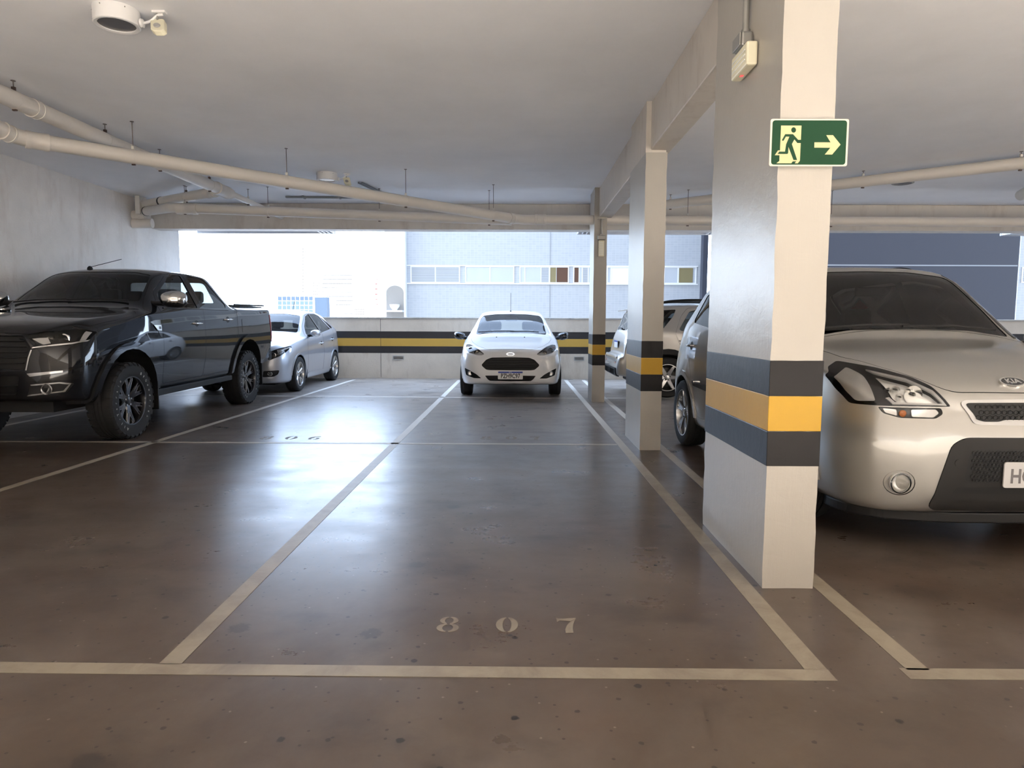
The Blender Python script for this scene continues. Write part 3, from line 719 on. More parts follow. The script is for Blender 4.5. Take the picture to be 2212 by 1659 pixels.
# ------------------------------------------------------------------ car building kit
def paint(name, color, metal=0.0, rough=0.35, coat=1.0, flake=0.0):
    m = principled(name, color, rough, metal, coat)
    if flake:
        v = obj_coords(m, world=False); f = noise(m, v, 900, 1)
        link(m, mix(m, f, tuple(c*(1-flake) for c in color), tuple(min(1, c*(1+flake)) for c in color)), bsdf(m).inputs['Base Color'])
    return m
paint('paint_black', (0.004, 0.0042, 0.006), 0.0, 0.6, 1.0); bsdf(MATS['paint_black']).inputs['Specular IOR Level'].default_value = 0.1
paint('paint_white', (0.8, 0.8, 0.8), 0.0, 0.35, 1.0)
paint('paint_silver_cool', (0.42, 0.44, 0.48), 0.55, 0.33, 1.0, 0.06)
paint('paint_silver_warm', (0.33, 0.315, 0.29), 0.6, 0.36, 1.0, 0.1)
paint('paint_champagne', (0.5, 0.48, 0.45), 0.5, 0.36, 1.0, 0.06)
principled('plastic_black', (0.01, 0.0098, 0.01), 0.5, spec=0.3)
principled('plastic_gloss', (0.01, 0.01, 0.011), 0.12, coat=0.5)
principled('plastic_grey', (0.02, 0.019, 0.0185), 0.5, spec=0.22)
principled('chrome', (0.75, 0.74, 0.72), 0.08, 1.0)
principled('satin_alloy', (0.55, 0.55, 0.55), 0.25, 0.9)
principled('black_alloy', (0.012, 0.012, 0.014), 0.22, 0.2, coat=0.6)
principled('machined_edge', (0.35, 0.35, 0.37), 0.3, 0.9)
principled('tyre_rubber', (0.013, 0.0125, 0.0125), 0.75)
principled('tyre_letter', (0.42, 0.42, 0.4), 0.6)
principled('brake_dark', (0.06, 0.055, 0.05), 0.5, 0.6)
principled('interior_dark', (0.014, 0.0135, 0.014), 0.8)
principled('interior_grey', (0.09, 0.085, 0.08), 0.85)
principled('lamp_reflector', (0.72, 0.71, 0.69), 0.25, 0.4)
principled('lamp_black', (0.012, 0.012, 0.013), 0.25)
principled('lamp_amber', (0.55, 0.16, 0.03), 0.25)
principled('lamp_red', (0.35, 0.008, 0.015), 0.12, coat=1.0)
principled('plate_white', (0.72, 0.72, 0.7), 0.4)
principled('plate_grey', (0.46, 0.45, 0.44), 0.4)
principled('plate_blue', (0.02, 0.06, 0.35), 0.4)
principled('plate_ink', (0.015, 0.015, 0.016), 0.5)
principled('plate_ink_grey', (0.12, 0.11, 0.11), 0.5)
principled('badge_blue', (0.015, 0.03, 0.12), 0.2, coat=1.0)
def glass(name, tint, ior=1.5):
    m = bpy.data.materials.new(name); m.use_nodes = True; nt = m.node_tree; nt.nodes.clear()
    o = nt.nodes.new('ShaderNodeOutputMaterial'); mx = nt.nodes.new('ShaderNodeMixShader'); fr = nt.nodes.new('ShaderNodeFresnel')
    t = nt.nodes.new('ShaderNodeBsdfTransparent'); g = nt.nodes.new('ShaderNodeBsdfGlossy')
    fr.inputs['IOR'].default_value = ior; t.inputs['Color'].default_value = (*tint, 1); g.inputs['Roughness'].default_value = 0.02
    nt.links.new(fr.outputs[0], mx.inputs[0]); nt.links.new(t.outputs[0], mx.inputs[1]); nt.links.new(g.outputs[0], mx.inputs[2]); nt.links.new(mx.outputs[0], o.inputs['Surface'])
    MATS[name] = m; return m
glass('glass_tint', (0.34, 0.36, 0.36)); glass('glass_light', (0.7, 0.74, 0.74)); glass('glass_dark', (0.2, 0.21, 0.21)); glass('lamp_lens_clear', (0.93, 0.93, 0.92), 1.4)

def pchip(ts, vs, q):
    n = len(ts); h = [ts[i+1]-ts[i] for i in range(n-1)]; d = [(vs[i+1]-vs[i])/h[i] for i in range(n-1)]
    m = [0.0]*n; m[0] = d[0]; m[-1] = d[-1]
    for i in range(1, n-1):
        if d[i-1]*d[i] > 0:
            w1, w2 = 2*h[i]+h[i-1], h[i]+2*h[i-1]; m[i] = (w1+w2)/(w1/d[i-1]+w2/d[i])
    out = []; k = 0
    for t in q:
        while k < n-2 and t > ts[k+1]: k += 1
        u = (t-ts[k])/h[k]
        out.append((2*u**3-3*u**2+1)*vs[k] + (u**3-2*u**2+u)*h[k]*m[k] + (-2*u**3+3*u**2)*vs[k+1] + (u**3-u**2)*h[k]*m[k+1])
    return out
def bspline(ctrl, per):
    """uniform cubic b-spline of a half section; mirrored at both ends in x"""
    P = [(-ctrl[1][0], ctrl[1][1])] + ctrl + [(-ctrl[-2][0], ctrl[-2][1])]
    out = []
    for i in range(len(P)-3):
        a, b, c, d = P[i:i+4]
        for k in range(per):
            t = k/per
            w = ((1-t)**3/6, (3*t**3-6*t*t+4)/6, (-3*t**3+3*t*t+3*t+1)/6, t**3/6)
            out.append((w[0]*a[0]+w[1]*b[0]+w[2]*c[0]+w[3]*d[0], w[0]*a[1]+w[1]*b[1]+w[2]*c[1]+w[3]*d[1]))
    a, b, c = P[-3:]
    out.append(((a[0]+4*b[0]+c[0])/6, (a[1]+4*b[1]+c[1])/6))
    out[0] = (0.0, out[0][1]); out[-1] = (0.0, out[-1][1])
    return out
def inset(poly, d):
    """offset a polygon inwards"""
    A = sum(poly[i][0]*poly[(i+1) % len(poly)][1]-poly[(i+1) % len(poly)][0]*poly[i][1] for i in range(len(poly)))
    s = 1 if A > 0 else -1; n = len(poly); out = []
    for i in range(n):
        p0, p1, p2 = Vector(poly[i-1]), Vector(poly[i]), Vector(poly[(i+1) % n])
        e0 = (p1-p0).normalized(); e1 = (p2-p1).normalized()
        n0 = Vector((-e0.y, e0.x))*s; n1 = Vector((-e1.y, e1.x))*s
        b = n0+n1
        if b.length < 1e-6: b = n0
        b.normalize(); k = d/max(0.35, b.dot(n0))
        out.append((p1.x+b.x*k, p1.y+b.y*k))
    return out
def smooth_poly(poly, r=0.03, n=3):
    """round corners of a polygon"""
    out = []; N = len(poly)
    for i in range(N):
        a, b, c = Vector(poly[i-1]), Vector(poly[i]), Vector(poly[(i+1) % N])
        k0 = min(r, (a-b).length*0.45); k1 = min(r, (c-b).length*0.45)
        s, e = b+(a-b).normalized()*k0, b+(c-b).normalized()*k1
        for j in range(n+1):
            t = j/n; q = s*(1-t)**2+b*2*t*(1-t)+e*t*t; out.append((q.x, q.y))
    return out
def pip(x, y, poly):
    c = False; j = len(poly)-1
    for i in range(len(poly)):
        xi, yi = poly[i]; xj, yj = poly[j]
        if (yi > y) != (yj > y) and x < (xj-xi)*(y-yi)/(yj-yi)+xi: c = not c
        j = i
    return c
AX = {'side': (1, 2, 0), 'front': (0, 2, 1), 'rear': (0, 2, 1), 'top': (0, 1, 2)}

class Car:
    def __init__(s, name, loc, rz, label, cat, rows, paint_mat, per=3, step=0.045, dup=True):
        s.root = empty(name, loc, rz); tag(s.root, label, cat); s.paint = paint_mat
        ts = [0.0]
        for a, b in zip(rows[:-1], rows[1:]):
            ts.append(ts[-1]+max(0.02, math.sqrt((b[0]-a[0])**2+(b[1]-a[1])**2*0.6+(b[6]-a[6])**2*0.4)))
        q = []
        for a, b in zip(ts[:-1], ts[1:]):
            n = max(3, int(math.ceil((b-a)/step)))
            q += [a+(b-a)*i/n for i in range(n)]
        q.append(ts[-1])
        cols = [pchip(ts, [r[c] for r in rows], q) for c in range(11)]
        s.stations = list(zip(*cols))
        vs = []; n = 0
        for (y, zt, xe, ze, xs, zs, wm, zm, xr, zr, zb) in s.stations:
            C = [(0, zt), (xe*0.45, zt-(zt-ze)*0.06), (xe*0.82, zt-(zt-ze)*0.5), (xe, ze), (xe+(xs-xe)*0.12, ze+(zs-ze)*0.12),
                 (xs-(xs-xe)*0.05, zs+(ze-zs)*0.05), (xs, zs), (xs+(wm-xs)*0.5, zs+(zm-zs)*0.3), (wm, zm), (wm*0.4+xr*0.6, zr+(zm-zr)*0.35), (xr, zr), (xr-0.03, zb+0.01), (xr-0.15, zb), (0, zb)]
            half = bspline(C, per)
            ring = half + [(-x, z) for x, z in half[-2:0:-1]]
            n = len(ring); vs += [(x, y, z) for x, z in ring]
        ns = len(s.stations)
        bm = bmesh.new(); bv = [bm.verts.new(v) for v in vs]
        for i in range(ns-1):
            for k in range(n):
                l = (k+1) % n
                bm.faces.new((bv[i*n+k], bv[i*n+l], bv[(i+1)*n+l], bv[(i+1)*n+k]))
        bm.faces.new([bv[k] for k in range(n)][::-1]); bm.faces.new([bv[(ns-1)*n+k] for k in range(n)])
        bmesh.ops.recalc_face_normals(bm, faces=bm.faces[:])
        for f in bm.faces: f.smooth = True
        bm.normal_update()
        s.V = [v.co.copy() for v in bm.verts]; bm.verts.index_update()
        s.F = [s._entry([v.index for v in f.verts]) for f in bm.faces]
        s.F0 = list(s.F); s.nV0 = len(s.V)
        cp = bm.copy(); bmesh.ops.triangulate(cp, faces=cp.faces[:]); cp.normal_update()
        cp.verts.ensure_lookup_table(); cp.faces.ensure_lookup_table()
        cp.verts.index_update(); s.ref = cp; s.bvh = BVHTree.FromBMesh(cp)
        s.rims = MB()
    # ---- surface lookup
    def nrm(s, co):
        p, n, i, d = s.bvh.find_nearest(co)
        f = s.ref.faces[i]; w = poly_3d_calc([v.co for v in f.verts], p)
        r = Vector((0, 0, 0))
        for v, k in zip(f.verts, w): r += v.normal*k
        return r.normalized()
    def surf(s, view, a, b, side=1):
        if view == 'side': o, d = Vector((side*3, a, b)), Vector((-side, 0, 0))
        elif view == 'front': o, d = Vector((a, -3, b)), Vector((0, 1, 0))
        elif view == 'rear': o, d = Vector((a, 9, b)), Vector((0, -1, 0))
        else: o, d = Vector((a, b, 5)), Vector((0, 0, -1))
        p, n, i, dd = s.bvh.ray_cast(o, d)
        if p is None: p, n, i, dd = s.bvh.find_nearest(o+d*3)
        return p, s.nrm(p)
    # ---- cut a patch out of the shell
    def _entry(s, idx):
        P = [s.V[i] for i in idx]
        xs = [p.x for p in P]; ys = [p.y for p in P]; zs = [p.z for p in P]
        n = Vector((0, 0, 0)); m = len(P)
        for k in range(m):
            p, q = P[k], P[(k+1) % m]
            n.x += (p.y-q.y)*(p.z+q.z); n.y += (p.z-q.z)*(p.x+q.x); n.z += (p.x-q.x)*(p.y+q.y)
        if n.length > 0: n.normalize()
        return (tuple(idx), ((min(xs), max(xs)), (min(ys), max(ys)), (min(zs), max(zs))), n, sum(xs)/m)
    def _region(s, F, poly, view, side):
        """faces of F near the polygon that face the view -> small bmesh; returns it with the untouched rest"""
        i0, i1, i2 = AX[view]
        us = [p[0] for p in poly]; ws = [p[1] for p in poly]; e = 0.002
        u0, u1, w0, w1 = min(us)-e, max(us)+e, min(ws)-e, max(ws)+e
        near, rest = [], []
        for f in F:
            A, B = f[1][i0], f[1][i1]; n = f[2]
            if A[0] <= u1 and A[1] >= u0 and B[0] <= w1 and B[1] >= w0 and \
               ((view == 'side' and n.x*side > 0.02 and f[3]*side > 0) or (view == 'front' and n.y < -0.03 and f[1][1][0] < 2.6) or (view == 'rear' and n.y > 0.03 and f[1][1][1] > 2.2) or (view == 'top' and n.z > 0.05)): near.append(f)
            else: rest.append(f)
        bm = bmesh.new(); vm = {}; lay = bm.verts.layers.int.new('src')
        for f in near:
            t = []
            for i in f[0]:
                if i not in vm: vm[i] = bm.verts.new(s.V[i]); vm[i][lay] = i+1
                t.append(vm[i])
            try: bm.faces.new(t)
            except ValueError: pass
        bm.normal_update()
        return bm, rest
    def _split(s, bm, poly, view):
        i0, i1, i2 = AX[view]; n = len(poly)
        def bb(f):
            a = [v.co[i0] for v in f.verts]; b = [v.co[i1] for v in f.verts]
            return (min(a), max(a), min(b), max(b))
        box = {f: bb(f) for f in bm.faces}
        for k in range(n):
            p, q = poly[k], poly[(k+1) % n]
            a0, a1, b0, b1 = min(p[0], q[0])-1e-4, max(p[0], q[0])+1e-4, min(p[1], q[1])-1e-4, max(p[1], q[1])+1e-4
            sub = [f for f, b in box.items() if b[0] <= a1 and b[1] >= a0 and b[2] <= b1 and b[3] >= b0]
            if not sub: continue
            co = Vector((0, 0, 0)); co[i0], co[i1] = p
            no = Vector((0, 0, 0)); no[i0], no[i1] = q[1]-p[1], -(q[0]-p[0])
            if no.length < 1e-9: continue
            geom = set(sub)
            for f in sub: geom.update(f.edges); geom.update(f.verts); del box[f]
            ret = bmesh.ops.bisect_plane(bm, geom=list(geom), dist=1e-5, plane_co=co, plane_no=no.normalized())
            for g in ret['geom']:
                if isinstance(g, bmesh.types.BMFace) and g.is_valid: box[g] = bb(g)
        bm.normal_update()
    def _pick(s, bm, poly, view):
        i0, i1, i2 = AX[view]; ins, out = [], []
        for f in bm.faces:
            c = f.calc_center_median()
            (ins if pip(c[i0], c[i1], poly) else out).append(f)
        return ins, out
    def _restore(s, bm, out, rest):
        lay = bm.verts.layers.int.get('src'); mp = {}
        F = rest
        for f in out:
            t = []
            for v in f.verts:
                if v not in mp:
                    if v[lay] and (s.V[v[lay]-1]-v.co).length < 1e-7: mp[v] = v[lay]-1
                    else: mp[v] = len(s.V); s.V.append(v.co.copy())
                t.append(mp[v])
            F.append(s._entry(t))
        s.F = F
    def cut(s, poly, view='side', side=1, name=None, mat=None, gap=0.0, push=0.0, rim=0.02, parent=None, hole_rim=0.02, rim_mat=None):
        """remove the polygon from the shell; if name is given, return the removed skin as a part of its own"""
        bm, rest = s._region(s.F, poly, view, side)
        s._split(bm, poly, view)
        ins, out = s._pick(bm, poly, view)
        if hole_rim and ins: s._rim(s.rims, ins, 0.0, -hole_rim)
        s._restore(bm, out, rest)
        res = None
        if name and ins:
            if gap > 0:
                bmesh.ops.delete(bm, geom=out, context='FACES')
                q = inset(poly, gap); s._split(bm, q, view); ins, _ = s._pick(bm, q, view)
            if ins: res = s.skin(ins, name, mat, push, rim, parent, rim_mat)
        bm.free()
        return res
    def _rim(s, mb, faces, d0, d1):
        fs = set(faces)
        for f in faces:
            for e in f.edges:
                if sum(1 for g in e.link_faces if g in fs) == 1:
                    a, b = e.verts; na, nb = s.nrm(a.co), s.nrm(b.co)
                    mb.add([a.co+na*d0, b.co+nb*d0, b.co+nb*d1, a.co+na*d1], [(0, 1, 2, 3)])
    def skin(s, faces, name, mat, push=0.0, rim=0.02, parent=None, rim_mat=None, both=False):
        idx = {}; vs = []; ns = []; fs = []
        for f in faces:
            t = []
            for v in f.verts:
                if v not in idx:
                    n = s.nrm(v.co); idx[v] = len(vs); vs.append(v.co+n*push); ns.append(n)
                t.append(idx[v])
            fs.append(t)
        nf = len(fs)
        if rim:
            r = MB(); s._rim(r, faces, push, push-rim)
            b = len(vs); vs += [Vector(v) for v in r.v]; fs += [[b+i for i in f] for f in r.f]
        me = bpy.data.meshes.new(name); me.from_pydata(vs, [], fs)
        me.materials.append(MATS[mat]); me.materials.append(MATS[rim_mat or ('plastic_black' if mat.startswith('paint') else mat)])
        fn = []
        me.update()
        for i, p in enumerate(me.polygons):
            p.use_smooth = i < nf
            if i >= nf: p.material_index = 1
        nn = [tuple(x) for x in ns] + [(0, 0, 0)]*(len(vs)-len(ns))
        me.normals_split_custom_set_from_vertices(nn)
        o = bpy.data.objects.new(name, me); COL.objects.link(o); o.parent = parent or s.root
        return o
    def lamp(s, poly, view, side, name, lens='lamp_lens_clear', back='lamp_reflector', depth=0.05, units=(), frame=0.0, frame_mat='lamp_black', lens_push=0.0):
        """units: (a, b, r, kind)"""
        bm, rest = s._region(s.F, poly, view, side); s._split(bm, poly, view)
        faces, out = s._pick(bm, poly, view)
        if not faces: return None
        s._restore(bm, out, rest)
        l = s.skin(faces, name, lens, lens_push, 0.0)
        s.skin(faces, 'lamp_bowl', back, -depth, -depth*0.98, l, rim_mat=frame_mat)
        for (a, b, r, kind) in units:
            p, n = s.surf(view, a, b, side)
            ax = Vector((0, -1, 0)) if view != 'rear' else Vector((0, 1, 0))
            c = p - n*(depth*0.55)
            u = ax.cross(Vector((0, 0, 1))).normalized(); w = u.cross(ax)
            to3 = lambda x, y, h, c=c, u=u, w=w, ax=ax: c+u*x+w*y+ax*h
            if kind == 'proj':
                mb = MB(); mb.lathe([(r*0.72, -0.02), (r, -0.015), (r, 0.008), (r*0.8, 0.012), (r*0.72, 0.0)], 24, to3, cap=False); mb.build('lamp_ring', 'chrome', l, smooth=True, angle=0.9)
                mb = MB(); mb.lathe([(0.001, 0.014), (r*0.3, 0.012), (r*0.55, 0.006), (r*0.72, -0.006)], 20, to3, cap=False); mb.build('projector', 'plastic_gloss', l, smooth=True)
            elif kind == 'bulb':
                mb = MB(); mb.lathe([(r, 0.0), (r*0.8, -0.02), (r*0.3, -0.035), (r*0.28, 0.0), (r*0.1, 0.012)], 20, to3, cap=False); mb.build('bulb', 'chrome', l, smooth=True, angle=0.9)
            elif kind == 'amber':
                mb = MB(); mb.lathe([(r, -0.01), (r, 0.0), (r*0.5, 0.008)], 16, to3); mb.build('bulb', 'lamp_amber', l, smooth=True)
        bm.free()
        return l
    def decal(s, poly, view, side, name, mat, push=0.003, rim=0.004, parent=None):
        """a raised piece lying on the shell; the shell stays closed underneath"""
        bm, rest = s._region(s.F0, poly, view, side); s._split(bm, poly, view)
        faces, out = s._pick(bm, poly, view)
        o = s.skin(faces, name, mat, push, rim, parent, rim_mat=mat) if faces else None
        bm.free(); return o
    def finish(s, cabin, wheels, line_mat='interior_dark'):
        """cabin = (y0, y1, z0); wheels = (y, r, xin)"""
        bm = bmesh.new(); vm = {}
        for f in s.F:
            cx = f[3]; cy = sum(f[1][1])/2; cz = sum(f[1][2])/2
            if f[2].z < -0.3 and cz < 0.6 and any(abs(cx) > xi and abs(cy-wy) < wr for (wy, wr, xi) in wheels): continue
            t = []
            for i in f[0]:
                if i not in vm: vm[i] = bm.verts.new(s.V[i])
                t.append(vm[i])
            try: bm.faces.new(t)
            except ValueError: pass
        bm.normal_update()
        ln = [f for f in bm.faces if cabin[0] < f.calc_center_median().y < cabin[1] and f.calc_center_median().z > cabin[2]]
        body = s.skin(list(bm.faces), 'body_shell', s.paint, 0.0, 0.0)
        if ln: s.skin(ln, 'cabin_lining', line_mat, -0.03, 0.0)
        bm.free()
        tag(s.rims.build('panel_edges', 'plastic_black', body), kind='stuff')
        # dark floor tray
        return body
    # ---- small fittings
    def handle(s, y, z, side, mat, l=0.2, recess=True):
        p, n = s.surf('side', y, z, side)
        if recess: s.decal(arc(y, z, 0.05, 0, 360, 14, 0.042)[:-1], 'side', side, 'handle_recess', 'plastic_black' if mat != s.paint else 'interior_dark', 0.0015, 0.0)
        mb = MB(); o = side
        p0, _ = s.surf('side', y-l/2, z, side); p1, _ = s.surf('side', y+l/2, z, side)
        mb.tube([p0+Vector((-0.004*o, 0, 0)), p0+Vector((0.026*o, 0.02, 0)), (p0+p1)/2+Vector((0.034*o, 0, 0)), p1+Vector((0.026*o, -0.02, 0)), p1+Vector((-0.004*o, 0, 0))], 0.013, 10)
        return mb.build('door_handle', mat, s.root, smooth=True)
    def mirror(s, y, z, side, size, mat, out=0.12, low=0.0, base_mat='plastic_black', lower=None, tilt=0.0):
        """shell shaped like a rounded wedge; size = (width, depth, height)"""
        w, d, h = size; p, n = s.surf('side', y, z-0.02, side)
        cx = p.x+side*(out+w/2); cy = y-0.02; cz = z+low
        mb = MB(); vs = []; nu, nv = 16, 24
        for i in range(nu+1):
            a = -PI/2+PI*i/nu
            for k in range(nv):
                b = 2*PI*k/nv
                sg = lambda t, e: math.copysign(abs(t)**e, t)
                x = sg(math.cos(a), 0.75)*sg(math.cos(b), 0.7); zz = sg(math.cos(a), 0.75)*sg(math.sin(b), 0.75); yy = math.sin(a)
                yy = yy*d if yy < 0 else yy*0.012
                taper = 1.0-0.18*(x*side*-1 if x*side < 0 else 0)
                vs.append((cx+x*w/2, cy+yy+abs(x)*0.02, cz+zz*h/2*taper+tilt*x*side*w/2))
        fs = [(i*nv+k, i*nv+(k+1) % nv, (i+1)*nv+(k+1) % nv, (i+1)*nv+k) for i in range(nu) for k in range(nv)]
        mb.add(vs, fs)
        if lower:
            mats = [mat, lower]
            for i, f in enumerate(mb.f):
                if sum(mb.v[j][2] for j in f)/len(f) < cz-h*0.22: mb.m[i] = 1
        else: mats = [mat]
        m = mb.build('side_mirror', mats, s.root, smooth=True, angle=2.0)
        mb = MB(); mb.prism([(a, b) for a, b in arc(0, 0, 1, 0, 360, 20)[:-1]], lambda u, v, dd: (cx+u*w*0.43, cy+0.013+dd, cz+v*h*0.42), 0.0, 0.004); mb.build('mirror_glass', 'chrome', m)
        mb = MB(); mb.tube([p+Vector((-0.02*side, 0.0, -0.03)), Vector((p.x+side*out*0.6, y-0.01, (p.z+cz)/2-h*0.2)), Vector((cx-side*w*0.2, cy-d*0.2, cz-h*0.25))], 0.03, 10, rads=[0.05, 0.035, 0.04], flat=0.8)
        mb.build('mirror_arm', base_mat, m, smooth=True)
        return m
    def plate(s, y, z, w, h, text, mat, ink, top=None, rear=False, size=0.085, x=0.0, tx=0.0, align='CENTER', xs=0.8):
        sg = -1 if not rear else 1
        yy = y+sg*0.0
        r = MB().prism(rrect(-w/2, w/2, -h/2, h/2, 0.012), lambda u, v, d: (x+u, yy+sg*d, z+v), 0.0, 0.008).build('licence_plate', mat, s.root)
        M = Matrix.Translation((x+tx, yy+sg*0.0085, z-(0.014 if top else 0.01))) @ Matrix.Rotation(PI/2, 4, 'X')
        if rear: M = Matrix.Translation((x+tx, yy+0.0085, z-0.014)) @ Matrix.Rotation(PI, 4, 'Z') @ Matrix.Rotation(PI/2, 4, 'X')
        text_obj('plate_text', text, size*1.35, ink, r, M, 0.0006, align=align, xscale=xs, bold=0.022)
        if top:
            MB().prism(rrect(-w/2+0.003, w/2-0.003, h/2-0.03, h/2-0.003, 0.006), lambda u, v, d: (x+u, yy+sg*d, z+v), 0.008, 0.0088).build('plate_header', top, r)
            if not rear:
                MM = Matrix.Translation((x, yy-0.0088, z+h/2-0.0165)) @ Matrix.Rotation(PI/2, 4, 'X')
                text_obj('plate_header_text', 'BRASIL', 0.018, 'plate_white', r, MM, 0.0004)
        MB().box(x-w*0.4, x+w*0.4, min(yy, yy-sg*0.03), max(yy, yy-sg*0.03), z-h*0.4, z+h*0.4).build('plate_holder', 'plastic_black', r)
        return r
    def wiper(s, pts, name='wiper'):
        P = []
        for x, z in pts:
            p, n = s.surf('front', x, z); P.append(p+n*0.018)
        mb = MB(); mb.tube(P, 0.008, 8); 
        return mb.build(name, 'plastic_black', s.root, smooth=True)
    def arch_liner(s, wy, wr, xin, xout, zc, zl=0.3):
        for sd in (-1, 1):
            mb = MB(); n = 20; vs = []
            for k in range(n+1):
                a = PI*k/n
                for x in (xin, xout): vs.append((sd*x, wy+wr*math.cos(a), zc+wr*math.sin(a)))
            fs = [(2*k, 2*k+1, 2*k+3, 2*k+2) for k in range(n)]
            m = len(vs); vs += [(sd*xin, wy+wr*math.cos(PI*k/n), zc+wr*math.sin(PI*k/n)) for k in range(n+1)]
            fs.append(tuple(range(m, m+n+1)))
            for e in (wy-wr, wy+wr):
                b = len(vs); vs += [(sd*xin, e, zc), (sd*xout, e, zc), (sd*xout, e, zl), (sd*xin, e, zl)]; fs.append((b, b+1, b+2, b+3))
            mb.add(vs, fs); mb.build('wheel_well', 'interior_dark', s.root)
    def interior(s, yd, yf, yr, w, zf, zb, steer=1, light=False, back=True):
        """yd dash y, yf front seat y, yr rear seat y, w half width, zf floor z, zb belt z"""
        m = 'interior_grey' if light else 'interior_dark'
        mb = MB(); mb.prism([(yd-0.35, zb-0.02), (yd+0.05, zb+0.03), (yd+0.16, zb-0.05), (yd+0.2, zb-0.22), (yd+0.08, zf+0.1), (yd-0.35, zf+0.1)], lambda u, v, d: (d, u, v), -w, w)
        mb.build('dashboard', 'interior_dark', s.root, bevel=0.02)
        mb = MB(); mb.box(-w, w, yd-0.3, yr+0.5, zf-0.05, zf); mb.build('cabin_floor', 'interior_dark', s.root)
        cx = steer*w*0.5
        t = math.radians(25); mb = MB(); n = 24
        ring = [(cx+0.18*math.cos(2*PI*k/n), yd+0.36-0.18*math.sin(2*PI*k/n)*math.sin(t)*-1*-1, zb-0.06+0.18*math.sin(2*PI*k/n)*math.cos(t)) for k in range(n+1)]
        mb.tube(ring, 0.015, 8, cap=False); sw = mb.build('steering_wheel', 'interior_dark', s.root, smooth=True)
        MB().tube([ring[0], ring[n//2]], 0.014, 8).build('spoke', 'interior_dark', sw, smooth=True); MB().tube([(cx, yd+0.36, zb-0.06), (cx, yd+0.1, zb-0.15)], 0.03, 8).build('column', 'interior_dark', sw, smooth=True)
        def seat(x, y, ww, head=1, name='seat'):
            mb = MB()
            mb.box(x-ww, x+ww, y-0.22, y+0.28, zf+0.1, zf+0.32)
            st = mb.build(name, m, s.root, bevel=0.05)
            mb = MB(); mb.prism([(y+0.2, zf+0.25), (y+0.34, zf+0.25), (y+0.48, zb+0.1), (y+0.38, zb+0.12), (y+0.3, zb-0.1)], lambda u, v, d: (d, u, v), x-ww, x+ww); mb.build('seat_back', m, st, bevel=0.035)
            hx = [x] if head == 1 else [x-ww*0.62, x+ww*0.62]
            for h in hx:
                mb = MB(); mb.box(h-0.125, h+0.125, y+0.4, y+0.5, zb+0.14, zb+0.31); mb.build('headrest', m, st, bevel=0.04)
        seat(-w*0.5, yf, w*0.34); seat(w*0.5, yf, w*0.34)
        if back: seat(0, yr, w*0.9, 2, 'rear_seat')

